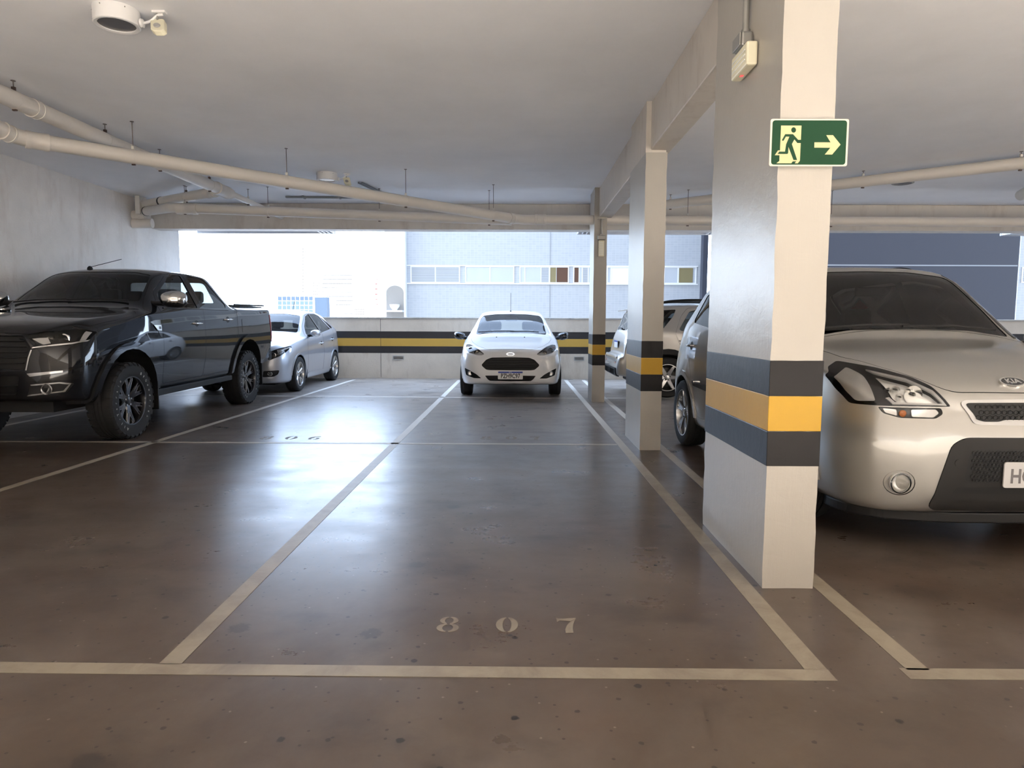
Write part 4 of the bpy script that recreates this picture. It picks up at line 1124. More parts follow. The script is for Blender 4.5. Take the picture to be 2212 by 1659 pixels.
def wheel_set(car, spots, r, w, rim_r, style, rim_mat='satin_alloy', letters=None, tread=False, dish=0.0):
    """spots: (x_outer_face, y, side)"""
    ref = None
    for (xo, y, side) in spots:
        rz = 0 if side > 0 else PI
        if ref is None:
            mb = MB(); to3 = lambda a, b, h: (h, a, b)
            prof = [(rim_r*0.97, -w*0.42), (rim_r+0.01, -w*0.46), ((r+rim_r)/2, -w*0.5), (r*0.93, -w*0.49), (r*0.975, -w*0.44), (r*0.995, -w*0.36), (r, -w*0.2)]
            grooves = []
            for g in (-0.14, 0.0, 0.14): grooves += [(r, (g-0.025)*w), (r-0.008, (g-0.02)*w), (r-0.008, (g+0.02)*w), (r, (g+0.025)*w)]
            prof = prof+grooves+[(a, -h) for a, h in prof[::-1]]
            mb.lathe(prof, 48, to3, cap=False)
            tyre0 = mb
            if tread:
                mb = MB(); n = 30
                for k in range(n):
                    for sgn in (-1, 1):
                        a0 = 2*PI*(k+(0.5 if sgn > 0 else 0))/n; a1 = a0+2*PI/n*0.6
                        vs = []
                        for (rr, h) in ((r*0.9, 0.485), (r*0.955, 0.52), (r*1.012, 0.45), (r*1.012, 0.22)):
                            for a in (a0, a1): vs.append((sgn*h*w, rr*math.cos(a), rr*math.sin(a)))
                        vs += [(sgn*0.22*w, r*0.97*math.cos(a0), r*0.97*math.sin(a0)), (sgn*0.22*w, r*0.97*math.cos(a1), r*0.97*math.sin(a1))]
                        mb.add(vs, [(0, 1, 3, 2), (2, 3, 5, 4), (4, 5, 7, 6), (6, 7, 9, 8), (0, 2, 4, 6, 8), (1, 9, 7, 5, 3)])
            ty = tyre0.build('wheel', 'tyre_rubber', car.root, smooth=True, angle=0.5)
            if tread: tag(mb.build('tread_blocks', 'tyre_rubber', ty), kind='stuff')
            # rim
            f = w*0.44
            mb = MB(); mb.lathe([(rim_r*1.0, f), (rim_r*1.02, f+0.004), (rim_r*0.975, f+0.004), (rim_r*0.95, f-0.012), (rim_r*0.93, f-0.06), (rim_r*0.88, -f*0.4)], 48, to3, cap=False)
            mb.build('rim', rim_mat, ty, smooth=True, angle=0.6)
            MB().lathe([(rim_r*0.72, f-0.1), (rim_r*0.72, f-0.09), (0.02, f-0.088)], 32, to3).build('brake_disc', 'brake_dark', ty, smooth=True, angle=0.6)
            MB().lathe([(rim_r*0.9, -f*0.42), (rim_r*0.9, -f*0.4)], 32, to3).build('wheel_back', 'dark_hole', ty)
            sp = style
            hub = f-0.03-dish
            for k in range(sp['n']):
                base = 2*PI*k/sp['n']+sp.get('rot', PI/2)
                arms = [0.0] if not sp.get('split') else [-sp['split'], sp['split']]
                mb = MB()
                for off in arms:
                    # tapered bar in polar coordinates; width w0 at the hub, w1 at the rim
                    w0, w1 = sp['w']; r0, r1 = 0.03, rim_r*0.955
                    steps = 6
                    for i in range(steps):
                        vs = []
                        for t in (i/steps, (i+1)/steps):
                            rr = r0+(r1-r0)*t; ang = base+off*min(1.0, t*1.25) + sp.get('curve', 0)*t*t
                            hw = (w0+(w1-w0)*t)/2; hz = hub+0.022*math.sin(t*PI*0.5)*1.0
                            c, s_ = math.cos(ang), math.sin(ang)
                            for (q, zz) in ((-hw, hz-0.012), (-hw*0.7, hz), (hw*0.7, hz), (hw, hz-0.012), (hw, hz-0.04), (-hw, hz-0.04)):
                                vs.append((zz, rr*c-q*s_, rr*s_+q*c))
                        mb.add(vs, [(j, (j+1) % 6, 6+(j+1) % 6, 6+j) for j in range(6)])
                mb.build('spoke', rim_mat, ty, smooth=False)
                if sp.get('edge'):
                    for off in arms:
                        for q0 in (-1, 1):
                            pts = []
                            for i in range(7):
                                t = i/6; rr = 0.06+(rim_r*0.95-0.06)*t; ang = base+off*min(1.0, t*1.25)+sp.get('curve', 0)*t*t
                                hw = (sp['w'][0]+(sp['w'][1]-sp['w'][0])*t)/2*0.7*q0
                                pts.append((hub+0.022*math.sin(t*PI*0.5)+0.0005, rr*math.cos(ang)-hw*math.sin(ang), rr*math.sin(ang)+hw*math.cos(ang)))
                            MB().tube(pts, 0.0022, 5).build('spoke_edge', 'machined_edge', ty)
            mb = MB(); mb.lathe([(0.075, hub-0.03), (0.072, hub-0.004), (0.04, hub+0.006), (0.036, hub+0.012), (0.02, hub+0.015), (0.001, hub+0.016)], 24, to3, cap=False); mb.build('hub_cap', rim_mat, ty, smooth=True, angle=0.7)
            for k in range(5):
                a = 2*PI*k/5+0.3
                mb = MB(); mb.lathe([(0.009, hub), (0.009, hub+0.012)], 8, lambda p, q, h: (h, p+0.055*math.cos(a), q+0.055*math.sin(a))); mb.build('lug_nut', 'chrome' if rim_mat != 'satin_alloy' else 'brake_dark', ty)
            if letters:
                rr = (r*0.93+rim_r)/2-0.0
                for li, (txt, ang0, span) in enumerate(letters):
                    for j, ch in enumerate(txt):
                        if ch == ' ': continue
                        a = math.radians(ang0 - span*j/(len(txt)-1))
                        # letter upright pointing outwards
                        rad = Vector((0, math.cos(a), math.sin(a))); tan = Vector((0, math.sin(a), -math.cos(a))); nx = Vector((1, 0, 0))
                        M = Matrix(((tan.x, rad.x, nx.x, w*0.499), (tan.y, rad.y, nx.y, rad.y*rr), (tan.z, rad.z, nx.z, rad.z*rr), (0, 0, 0, 1)))
                        text_obj('tyre_letter', ch, 0.042, 'tyre_letter', ty, M, 0.0012)
            ty.location = (xo-w/2*side, y, r); ty.rotation_euler = (0, 0, rz); ref = ty
        else:
            c = ref.copy(); COL.objects.link(c); c.parent = car.root; c.location = (xo-w/2*side, y, r); c.rotation_euler = (0, 0, rz)
            for ch in list(ref.children):
                d = ch.copy(); COL.objects.link(d); d.parent = c
    return ref
# ------------------------------------------------------------------ cars
def circ(cy, cz, r, n=28): return arc(cy, cz, r, 0, 360, n)[:-1]
def mir(poly): return [(-a, b) for a, b in poly][::-1]
def sides(): return (1, -1)
def oval(cx, cz, rx, rz, n=24): return arc(cx, cz, rx, 0, 360, n, rz)[:-1]

# ================================================================== black pickup
def build_pickup():
    rows = [(0.06,.98,.40,.97,.52,.90,.58,.72,.52,.58,.52), (0.09,1.10,.50,1.08,.62,.98,.70,.74,.64,.55,.50), (0.16,1.19,.58,1.165,.72,1.06,.80,.76,.74,.53,.48),
            (0.30,1.25,.68,1.22,.82,1.13,.885,.80,.82,.51,.47), (0.48,1.285,.74,1.26,.87,1.19,.915,.86,.86,.50,.46), (0.9,1.345,.78,1.315,.89,1.26,.93,.92,.885,.49,.46),
            (1.2,1.39,.79,1.355,.90,1.31,.935,.94,.89,.48,.46), (1.33,1.42,.80,1.385,.905,1.335,.935,.94,.89,.48,.46), (1.42,1.46,.795,1.40,.905,1.345,.935,.94,.89,.48,.46),
            (1.75,1.69,.715,1.61,.905,1.365,.935,.94,.89,.48,.46), (2.04,1.86,.645,1.80,.905,1.38,.935,.94,.89,.48,.46), (2.22,1.905,.63,1.855,.905,1.39,.935,.94,.89,.48,.46), (2.5,1.93,.625,1.88,.905,1.395,.935,.94,.89,.48,.46),
            (2.9,1.935,.625,1.89,.905,1.40,.935,.94,.89,.49,.46), (3.35,1.93,.62,1.88,.905,1.41,.935,.94,.89,.50,.47), (3.55,1.89,.62,1.83,.905,1.42,.935,.95,.89,.52,.48),
            (3.70,1.60,.72,1.57,.905,1.425,.935,.95,.89,.53,.5), (3.76,1.485,.80,1.48,.905,1.43,.935,.95,.89,.54,.5), (3.82,1.47,.83,1.475,.905,1.435,.935,.95,.89,.55,.5),
            (4.5,1.475,.835,1.48,.905,1.44,.935,.97,.89,.58,.52), (5.08,1.49,.83,1.495,.895,1.455,.925,1.0,.87,.62,.58), (5.16,1.47,.81,1.475,.885,1.42,.915,1.0,.86,.63,.6), (5.2,1.3,.75,1.3,.85,1.2,.88,1.0,.84,.66,.64)]
    c = Car('pickup_truck', (-5.06, 6.16, 0), 0, 'large black pickup truck with chunky tyres parked at the left wall', 'truck', rows, 'paint_black')
    WF, WR = 0.98, 4.12
    for sd in sides():
        c.cut(circ(WF, 0.45, 0.515), 'side', sd, hole_rim=0.09); c.cut(circ(WR, 0.47, 0.525), 'side', sd, hole_rim=0.09)
        c.cut(circ(WF, 0.45, 0.59), 'side', sd, 'wheel_arch_flare', 'paint_black', 0.003, 0.03, 0.05); c.cut(circ(WR, 0.47, 0.60), 'side', sd, 'wheel_arch_flare', 'paint_black', 0.003, 0.03, 0.05)
        c.cut(smooth_poly([(1.79, 1.435), (1.86, 1.585), (2.3, 1.80), (2.45, 1.845), (2.67, 1.862), (2.62, 1.435)], 0.03), 'side', sd, 'side_window', 'glass_tint', 0, -0.006, 0)
        c.cut(smooth_poly([(2.83, 1.862), (3.26, 1.862), (3.37, 1.81), (3.53, 1.51), (3.48, 1.455), (2.78, 1.437)], 0.04), 'side', sd, 'side_window', 'glass_tint', 0, -0.006, 0)
        c.cut(smooth_poly([(1.645, 0.53), (2.645, 0.545), (2.71, 0.8), (2.725, 1.2), (2.725, 1.885), (2.45, 1.878), (2.25, 1.825), (1.83, 1.62), (1.70, 1.43), (1.665, 1.3)], 0.04), 'side', sd, 'door', 'paint_black', 0.004, 0, 0.02)
        c.cut(smooth_poly([(2.66, 0.545), (3.48, 0.56), (3.52, 0.66), (3.64, 0.9), (3.73, 1.15), (3.72, 1.42), (3.62, 1.58), (3.44, 1.85), (3.3, 1.89), (2.735, 1.89), (2.735, 1.2), (2.72, 0.8)], 0.03), 'side', sd, 'door', 'paint_black', 0.004, 0, 0.02)
        c.cut([(3.752, 0.545), (3.764, 0.545), (3.782, 1.46), (3.77, 1.46)], 'side', sd, hole_rim=0.04)
        # tail lamp
        c.cut(smooth_poly([(5.08, 1.385), (5.22, 1.385), (5.22, 0.93), (5.13, 0.93)], 0.02), 'side', sd, 'tail_lamp', 'lamp_red', 0.002, 0.008, 0.02)
        # fender badge and vent
        c.decal(smooth_poly([(1.40, 1.25), (1.52, 1.275), (1.62, 1.275), (1.62, 1.075), (1.58, 1.09), (1.53, 1.19)], 0.01), 'side', sd, 'fender_vent', 'plastic_gloss', 0.004)
        c.decal([(1.46, 1.215), (1.615, 1.215), (1.615, 1.15), (1.53, 1.155)], 'side', sd, 'fender_badge', 'chrome', 0.012)
        c.decal([(1.56, 1.2), (1.6, 1.2), (1.6, 1.17), (1.56, 1.17)], 'side', sd, 'badge_inset', 'plastic_gloss', 0.014)
        c.decal(smooth_poly([(3.92, 1.3), (4.13, 1.3), (4.13, 1.1), (3.92, 1.1)], 0.03), 'side', sd, 'fuel_flap', 'paint_black', 0.003) if sd > 0 else None
        c.handle(2.50, 1.235, sd, 'chrome', 0.22); c.handle(3.44, 1.29, sd, 'chrome', 0.22)
        c.mirror(1.70, 1.515, sd, (0.31, 0.13, 0.2), 'chrome', 0.10, 0.0, lower='plastic_black')
        MB().prism(smooth_poly([(1.50, 0.40), (3.5, 0.42), (3.5, 0.49), (1.50, 0.475)], 0.02), lambda u, v, d: (d, u, v), sd*0.80, sd*0.925).build('running_board', 'plastic_black', c.root, bevel=0.008)
        MB().box(*sorted((sd*0.66, sd*0.93)), WF+0.50, WF+0.515, 0.25, 0.6).build('mud_flap', 'plastic_black', c.root)
        MB().box(*sorted((sd*0.66, sd*0.93)), WR+0.51, WR+0.525, 0.25, 0.6).build('mud_flap', 'plastic_black', c.root)
        # belt trim under the glass
        pts = [c.surf('side', y, 1.418+0.006*(y-1.8), sd)[0]+Vector((sd*0.004, 0, 0)) for y in [1.78+0.115*i for i in range(16)]]
        MB().tube(pts, 0.008, 6).build('belt_trim', 'chrome' if False else 'plastic_gloss', c.root, smooth=True)
        P = lambda poly: poly if sd > 0 else mir(poly)
        hl = P(smooth_poly([(0.43, 1.125), (0.6, 1.16), (0.84, 1.178), (0.885, 1.15), (0.865, 1.05), (0.80, 1.025), (0.505, 0.985), (0.55, 1.045)], 0.015))
        c.lamp(hl, 'front', 1, 'headlamp', back='lamp_black', depth=0.06, units=[(sd*0.745, 1.10, 0.055, 'proj'), (sd*0.64, 1.105, 0.03, 'bulb')])
        c.decal(P([(0.52, 1.0), (0.80, 1.036), (0.865, 1.06), (0.872, 1.075), (0.80, 1.05), (0.53, 1.012)]), 'front', 1, 'headlamp_strip', 'chrome', 0.004)
        c.decal(P([(0.49, 1.105), (0.62, 1.115), (0.655, 1.06), (0.60, 1.045), (0.565, 1.06)]), 'front', 1, 'headlamp_reflector', 'lamp_reflector', -0.035, 0.0)
        c.decal(P([(0.845, 1.165), (0.872, 1.15), (0.86, 1.07), (0.835, 1.05), (0.84, 1.1)]), 'front', 1, 'headlamp_corner', 'lamp_reflector', -0.012, 0.0)
        # bumper lights
        c.cut(P(smooth_poly([(0.50, 0.662), (0.74, 0.682), (0.815, 0.66), (0.76, 0.575), (0.46, 0.545)], 0.012)), 'front', 1, 'fog_lamp_bezel', 'plastic_grey', 0.002, 0.002, 0.02)
        fr = P([(0.50, 0.662), (0.74, 0.682), (0.80, 0.665), (0.755, 0.585), (0.46, 0.552), (0.48, 0.565), (0.745, 0.597), (0.785, 0.655), (0.73, 0.668), (0.51, 0.65)])
        c.decal(fr, 'front', 1, 'fog_lamp_trim', 'satin_alloy', 0.006)
        p, n = c.surf('front', sd*0.64, 0.615)
        MB().lathe([(0.048, 0.0), (0.055, 0.014), (0.05, 0.02), (0.042, 0.01), (0.03, 0.002), (0.001, 0.0)], 24, lambda a, b, h: (p.x+a, p.y-h, p.z+b), cap=False).build('fog_lamp', 'satin_alloy', c.root, smooth=True, angle=0.6)
        MB().lathe([(0.04, 0.008), (0.03, 0.016), (0.001, 0.02)], 20, lambda a, b, h: (p.x+a, p.y-h, p.z+b), cap=False).build('fog_lens', 'lamp_lens_clear', c.root, smooth=True)
        c.decal(P([(0.47, 0.765), (0.76, 0.79), (0.76, 0.772), (0.50, 0.735)]), 'front', 1, 'bumper_strip', 'satin_alloy', 0.004)
        c.decal(P([(0.46, 0.755), (0.78, 0.80), (0.86, 0.81), (0.84, 0.70), (0.46, 0.69)]), 'front', 1, 'bumper_recess', 'plastic_gloss', 0.002)
    # glass
    c.cut(smooth_poly([(-.715, 1.485), (-.4, 1.5), (.4, 1.5), (.715, 1.485), (.60, 1.82), (.4, 1.857), (-.4, 1.857), (-.60, 1.825)], 0.04), 'front', 1, 'windscreen', 'glass_tint', 0, -0.004, 0)
    c.cut(smooth_poly([(-.62, 1.53), (.62, 1.53), (.53, 1.83), (-.53, 1.83)], 0.05), 'rear', 1, 'rear_window', 'glass_tint', 0, -0.004, 0)
    c.cut(smooth_poly([(-.58, .115), (.58, .115), (.74, .28), (.84, .5), (.87, 1.1), (.84, 1.28), (.4, 1.325), (-.4, 1.325), (-.84, 1.28), (-.87, 1.1), (-.84, .5), (-.74, .28)], 0.04), 'top', 1, 'bonnet', 'paint_black', 0.004, 0, 0.02)
    # grille
    c.cut(smooth_poly([(-.43, 1.12), (.43, 1.12), (.52, 1.0), (.46, .80), (-.46, .80), (-.52, 1.0)], 0.03), 'front', 1, 'grille', 'plastic_black', 0, -0.025, -0.025, hole_rim=0.04)
    for k in range(5):
        z = 0.86+k*0.052; w = 0.44 if k in (0, 4) else 0.47
        pts = [c.surf('front', x, z)[0]+Vector((0, 0.014, 0)) for x in [-w+2*w*i/14 for i in range(15)]]
        MB().tube(pts, 0.009, 6).build('grille_bar', 'plastic_black', c.root, smooth=True)
    for sd in sides():
        f = [(.525, .985), (.475, .795), (.462, .795), (.512, .985)]
        c.decal(f if sd > 0 else mir(f), 'front', 1, 'grille_trim', 'satin_alloy', 0.006)
    c.cut(smooth_poly([(-.40, .74), (.40, .74), (.36, .56), (-.36, .56)], 0.03), 'front', 1, 'lower_intake', 'plastic_black', 0, -0.03, -0.03, hole_rim=0.04)
    c.plate(c.surf('front', 0, 0.68)[0].y-0.02, 0.68, 0.4, 0.13, '', 'plate_white', 'plate_ink', 'plate_blue')
    c.finish((1.5, 3.75, 0.6), [(WF, 0.5, 0.55), (WR, 0.5, 0.55)])
    c.arch_liner(WF, 0.535, 0.55, 0.90, 0.45, 0.5); c.arch_liner(WR, 0.545, 0.55, 0.90, 0.47, 0.5)
    c.interior(1.68, 2.4, 3.05, 0.76, 0.75, 1.38)
    MB().box(-0.5, 0.5, 0.35, 5.1, 0.36, 0.5).build('chassis', 'interior_dark', c.root)
    for y in (WF, WR): MB().tube([(-0.7, y, 0.40), (0.7, y, 0.40)], 0.06, 12).build('axle', 'interior_dark', c.root)
    MB().prism([(5.1, 0.62), (5.22, 0.62), (5.235, 0.66), (5.235, 0.78), (5.1, 0.78)], lambda u, v, d: (d, u, v), -0.88, 0.88).build('rear_bumper', 'plastic_black', c.root, bevel=0.02)
    mb = MB(); mb.box(-0.79, 0.79, 3.85, 5.08, 1.482, 1.512); mb.build('tonneau_cover', 'plastic_black', c.root, bevel=0.01)
    for sd in sides():
        mb = MB(); mb.tube([(sd*0.80, 3.95, 1.515), (sd*0.80, 5.12, 1.53)], 0.013, 8); mb.build('bed_rail', 'plastic_grey', c.root)
    MB().prism(smooth_poly([(-.78, 1.02), (.78, 1.02), (.78, 1.40), (-.78, 1.40)], 0.03), lambda u, v, d: (u, 5.195+d, v), 0, 0.012).build('tailgate_panel', 'paint_black', c.root)
    c.wiper([(-0.68, 1.455), (-0.4, 1.482), (-0.02, 1.492)]); c.wiper([(-0.05, 1.485), (0.3, 1.495), (0.62, 1.475)])
    p, n = c.surf('top', -0.27, 2.25)
    mb = MB(); mb.lathe([(0.035, -0.01), (0.032, 0.015), (0.018, 0.035), (0.004, 0.04)], 14, lambda a, b, h: (p.x+a*0.8, p.y+b*1.3, p.z+h)); an = mb.build('antenna', 'plastic_black', c.root, smooth=True, angle=0.6); MB().tube([(p.x, p.y, p.z+0.025), (p.x+0.33, p.y+0.12, p.z+0.135)], 0.004, 6).build('whip', 'plastic_black', an)
    wheel_set(c, [(0.935, WF, 1), (-0.935, WF, -1), (0.935, WR, 1), (-0.935, WR, -1)], 0.408, 0.27, 0.258,
              dict(n=6, split=0.21, w=(0.075, 0.04), edge=True), 'black_alloy', letters=[('BFGoodrich', 60, 100), ('All-Terrain', 245, 110)], tread=True, dish=0.02)
    return c
build_pickup()

# ================================================================== hatchbacks
def hatch_common(c, W, spec):
    for sd in sides():
        for (wy, wz, wr) in W:
            c.cut(circ(wy, wz, wr), 'side', sd, hole_rim=0.06)
            c.decal(circ(wy, wz, wr+spec.get('lip', 0.03))[:15] + circ(wy, wz, wr-0.002)[:15][::-1], 'side', sd, 'wheel_arch_lip', spec.get('lip_mat', c.paint), spec.get('lip_push', 0.006), 0.012)
        for wpoly, gm in spec['side_windows']:
            c.cut(smooth_poly(wpoly, 0.025), 'side', sd, 'side_window', gm, 0, -0.005, 0)
        for dpoly in spec['doors']:
            c.cut(smooth_poly(dpoly, 0.05), 'side', sd, 'door', c.paint, 0.0035, 0, 0.02)
        for (y, z) in spec['handles']: c.handle(y, z, sd, spec.get('handle_mat', c.paint), 0.19)
    c.cut(smooth_poly(spec['windscreen'], 0.04), 'front', 1, 'windscreen', spec['front_glass'], 0, -0.004, 0)
    c.cut(smooth_poly(spec['rear_window'], 0.05), 'rear', 1, 'rear_window', spec['rear_glass'], 0, -0.004, 0)
    if 'bonnet' in spec: c.cut(smooth_poly(spec['bonnet'], 0.05), 'top', 1, 'bonnet', c.paint, 0.0035, 0, 0.02)
def sym(half): return half + [(-a, b) for a, b in half[::-1] if abs(a) > 1e-6]

def build_fiesta():
    e = (.63, .845, .26, .20)
    rows = [(0.00,.66,.25,.655,.40,.60,.45,.52,.42,.36,.32), (0.02,.74,.36,.73,.52,.66,.58,.54,.54,.33,.28), (0.06,.80,.46,.785,.62,.70,.68,.55,.64,.30,.25),
            (0.13,.845,.52,.825,.70,.745,.765,.56,.72,.28,.235), (0.26,.885,.58,.86,.765,.79,.83,.58,.78,.27,.22), (0.45,.92,.62,.90,.80,.84,.862,.60,.82,.26,.21),
            (0.80,.98,.66,.955,.825,.90,.88,.62,.84,.26,.2), (1.05,1.03,.69,.995,.835,.93,.885,.63,.845,.25,.2), (1.15,1.07,.70,1.01,.838,.945,.885,.63,.845,.25,.2),
            (1.60,1.33,.645,1.265,.838,.975,.885,.64,.845,.25,.2), (1.95,1.47,.59,1.42,.838,.99,.885,.65,.845,.25,.2), (2.2,1.505,.575,1.46,.838,1.0,.885,.65,.845,.25,.2),
            (2.6,1.51,.57,1.47,.835,1.03,.885,.65,.845,.25,.2), (3.1,1.475,.56,1.43,.825,1.07,.88,.65,.84,.26,.21), (3.45,1.42,.545,1.37,.81,1.08,.865,.65,.82,.28,.22),
            (3.60,1.36,.54,1.31,.80,1.07,.85,.65,.81,.29,.23), (3.75,1.05,.58,1.03,.78,.95,.82,.62,.78,.3,.25), (3.85,.95,.6,.92,.75,.85,.78,.6,.74,.33,.28), (3.92,.8,.55,.78,.68,.72,.71,.58,.68,.36,.32), (3.95,.65,.4,.64,.55,.6,.58,.55,.55,.4,.38)]
    c = Car('hatchback_car', (-0.11, 11.03, 0), 0, 'white hatchback facing the camera with a black grille and black mirrors', 'car', rows, 'paint_white')
    W = [(0.79, 0.31, 0.345), (3.28, 0.31, 0.345)]
    spec = dict(side_windows=[([(1.42, 1.02), (1.9, 1.33), (2.15, 1.40), (2.3, 1.41), (2.3, 1.03)], 'glass_tint'), ([(2.37, 1.41), (2.8, 1.395), (3.2, 1.32), (3.2, 1.12), (2.37, 1.04)], 'glass_tint')],
                doors=[[(1.30, 0.30), (2.33, 0.30), (2.34, 1.44), (2.1, 1.43), (1.85, 1.35), (1.35, 1.03), (1.24, 0.9)], [(2.345, 0.30), (2.95, 0.32), (3.15, 0.72), (3.32, 1.05), (3.26, 1.33), (2.8, 1.42), (2.355, 1.44)]],
                handles=[(2.2, 0.9), (3.05, 0.95)],
                windscreen=sym([(0, 1.085), (.4, 1.075), (.645, 1.045), (.585, 1.33), (.54, 1.395), (.3, 1.425), (0, 1.43)]), front_glass='glass_light',
                rear_window=[(-.48, 1.1), (.48, 1.1), (.46, 1.34), (-.46, 1.34)], rear_glass='glass_light',
                bonnet=sym([(0, .075), (.32, .085), (.44, .135), (.56, .3), (.66, .6), (.72, 1.0), (.62, 1.09), (.3, 1.115), (0, 1.12)]))
    for sd in sides():
        P = lambda poly: poly if sd > 0 else mir(poly)
        hl = P(smooth_poly([(.43, .745), (.50, .80), (.60, .862), (.70, .892), (.775, .885), (.765, .82), (.70, .765), (.55, .725), (.47, .725)], 0.02))
        c.lamp(hl, 'front', 1, 'headlamp', back='lamp_reflector', depth=0.05, units=[(sd*.68, .825, .045, 'bulb'), (sd*.58, .79, .035, 'bulb'), (sd*.745, .87, .02, 'amber')])
        fg = P(smooth_poly([(.765, .51), (.68, .475), (.56, .41), (.48, .345), (.60, .345), (.74, .39)], 0.015))
        c.cut(fg, 'front', 1, 'fog_lamp_bezel', 'plastic_black', 0, -0.012, -0.012, hole_rim=0.03)
        p, n = c.surf('front', sd*.67, .425)
        MB().lathe([(.036, -.01), (.042, .006), (.036, .012), (.028, .004), (.001, .002)], 22, lambda a, b, h: (p.x+a, p.y+0.01-h, p.z+b), cap=False).build('fog_lamp', 'satin_alloy', c.root, smooth=True, angle=0.6)
        c.mirror(1.45, 1.02, sd, (0.215, 0.11, 0.145), 'plastic_gloss', 0.035, -0.0, tilt=0.12)
    hatch_common(c, W, spec)
    c.cut(smooth_poly(sym([(0, .697), (.31, .69), (.40, .655), (.475, .575), (.47, .55), (.40, .49), (.34, .482), (0, .48)]), 0.02), 'front', 1, 'grille', 'plastic_black', 0, -0.02, -0.02, hole_rim=0.03)
    for k in range(4):
        z = .52+k*.042; w = (.40, .45, .43, .36)[k]
        MB().tube([c.surf('front', x, z)[0]+Vector((0, .012, 0)) for x in [-w+2*w*i/12 for i in range(13)]], .007, 6).build('grille_bar', 'plastic_grey', c.root, smooth=True)
    c.cut(smooth_poly(sym([(0, .395), (.42, .392), (.38, .335), (.34, .305), (0, .298)]), 0.015), 'front', 1, 'lower_intake', 'plastic_black', 0, -0.025, -0.025, hole_rim=0.03)
    p, n = c.surf('front', 0, .748)
    MB().prism(oval(0, 0, .066, .026), lambda u, v, d: (u, p.y-d, .748+v), -0.01, .008).build('badge_rim', 'chrome', c.root)
    MB().prism(oval(0, 0, .056, .019), lambda u, v, d: (u, p.y-d, .748+v), .008, .0095).build('badge', 'badge_blue', c.root)
    c.plate(c.surf('front', 0, .4)[0].y-.02, .40, .41, .132, 'PZH9C97', 'plate_white', 'plate_ink', 'plate_blue', size=.078, xs=.74)
    c.finish((1.15, 3.75, 0.5), [(w[0], w[2], .5) for w in W])
    for w in W: c.arch_liner(w[0], w[2]+.02, .52, .82, w[1])
    c.interior(1.5, 1.95, 2.75, .66, .38, .98)
    c.wiper([(-.6, 1.075), (-.3, 1.095), (0.05, 1.098)]); c.wiper([(-.02, 1.09), (.3, 1.095), (.5, 1.08)])
    p, n = c.surf('top', -0.02, 2.02)
    mb = MB(); mb.lathe([(.018, -.005), (.014, .012), (.006, .018)], 12, lambda a, b, h: (p.x+a, p.y+b, p.z+h)); an = mb.build('antenna', 'plastic_black', c.root); MB().tube([p+Vector((0, 0, .018)), p+Vector((0, .09, .36))], .004, 6).build('whip', 'plastic_black', an)
    p, n = c.surf('front', 0, 1.40)
    MB().box(-.11, .11, p.y+.09, p.y+.12, 1.30, 1.37).build('rear_view_mirror', 'interior_dark', c.root, bevel=.012)
    for x in (-.26, .24):
        p, n = c.surf('top', x, .95); MB().lathe([(.012, -.002), (.01, .008), (.004, .012)], 10, lambda a, b, h: (p.x+a, p.y+b, p.z+h)).build('washer_jet', 'plastic_black', c.root)
    MB().box(-.45, .45, .7, 3.6, .18, .26).build('chassis', 'interior_dark', c.root)
    wheel_set(c, [(.875, .79, 1), (-.875, .79, -1), (.865, 3.28, 1), (-.865, 3.28, -1)], .305, .2, .195, dict(n=5, split=.2, w=(.05, .03)), 'satin_alloy')
    return c
build_fiesta()

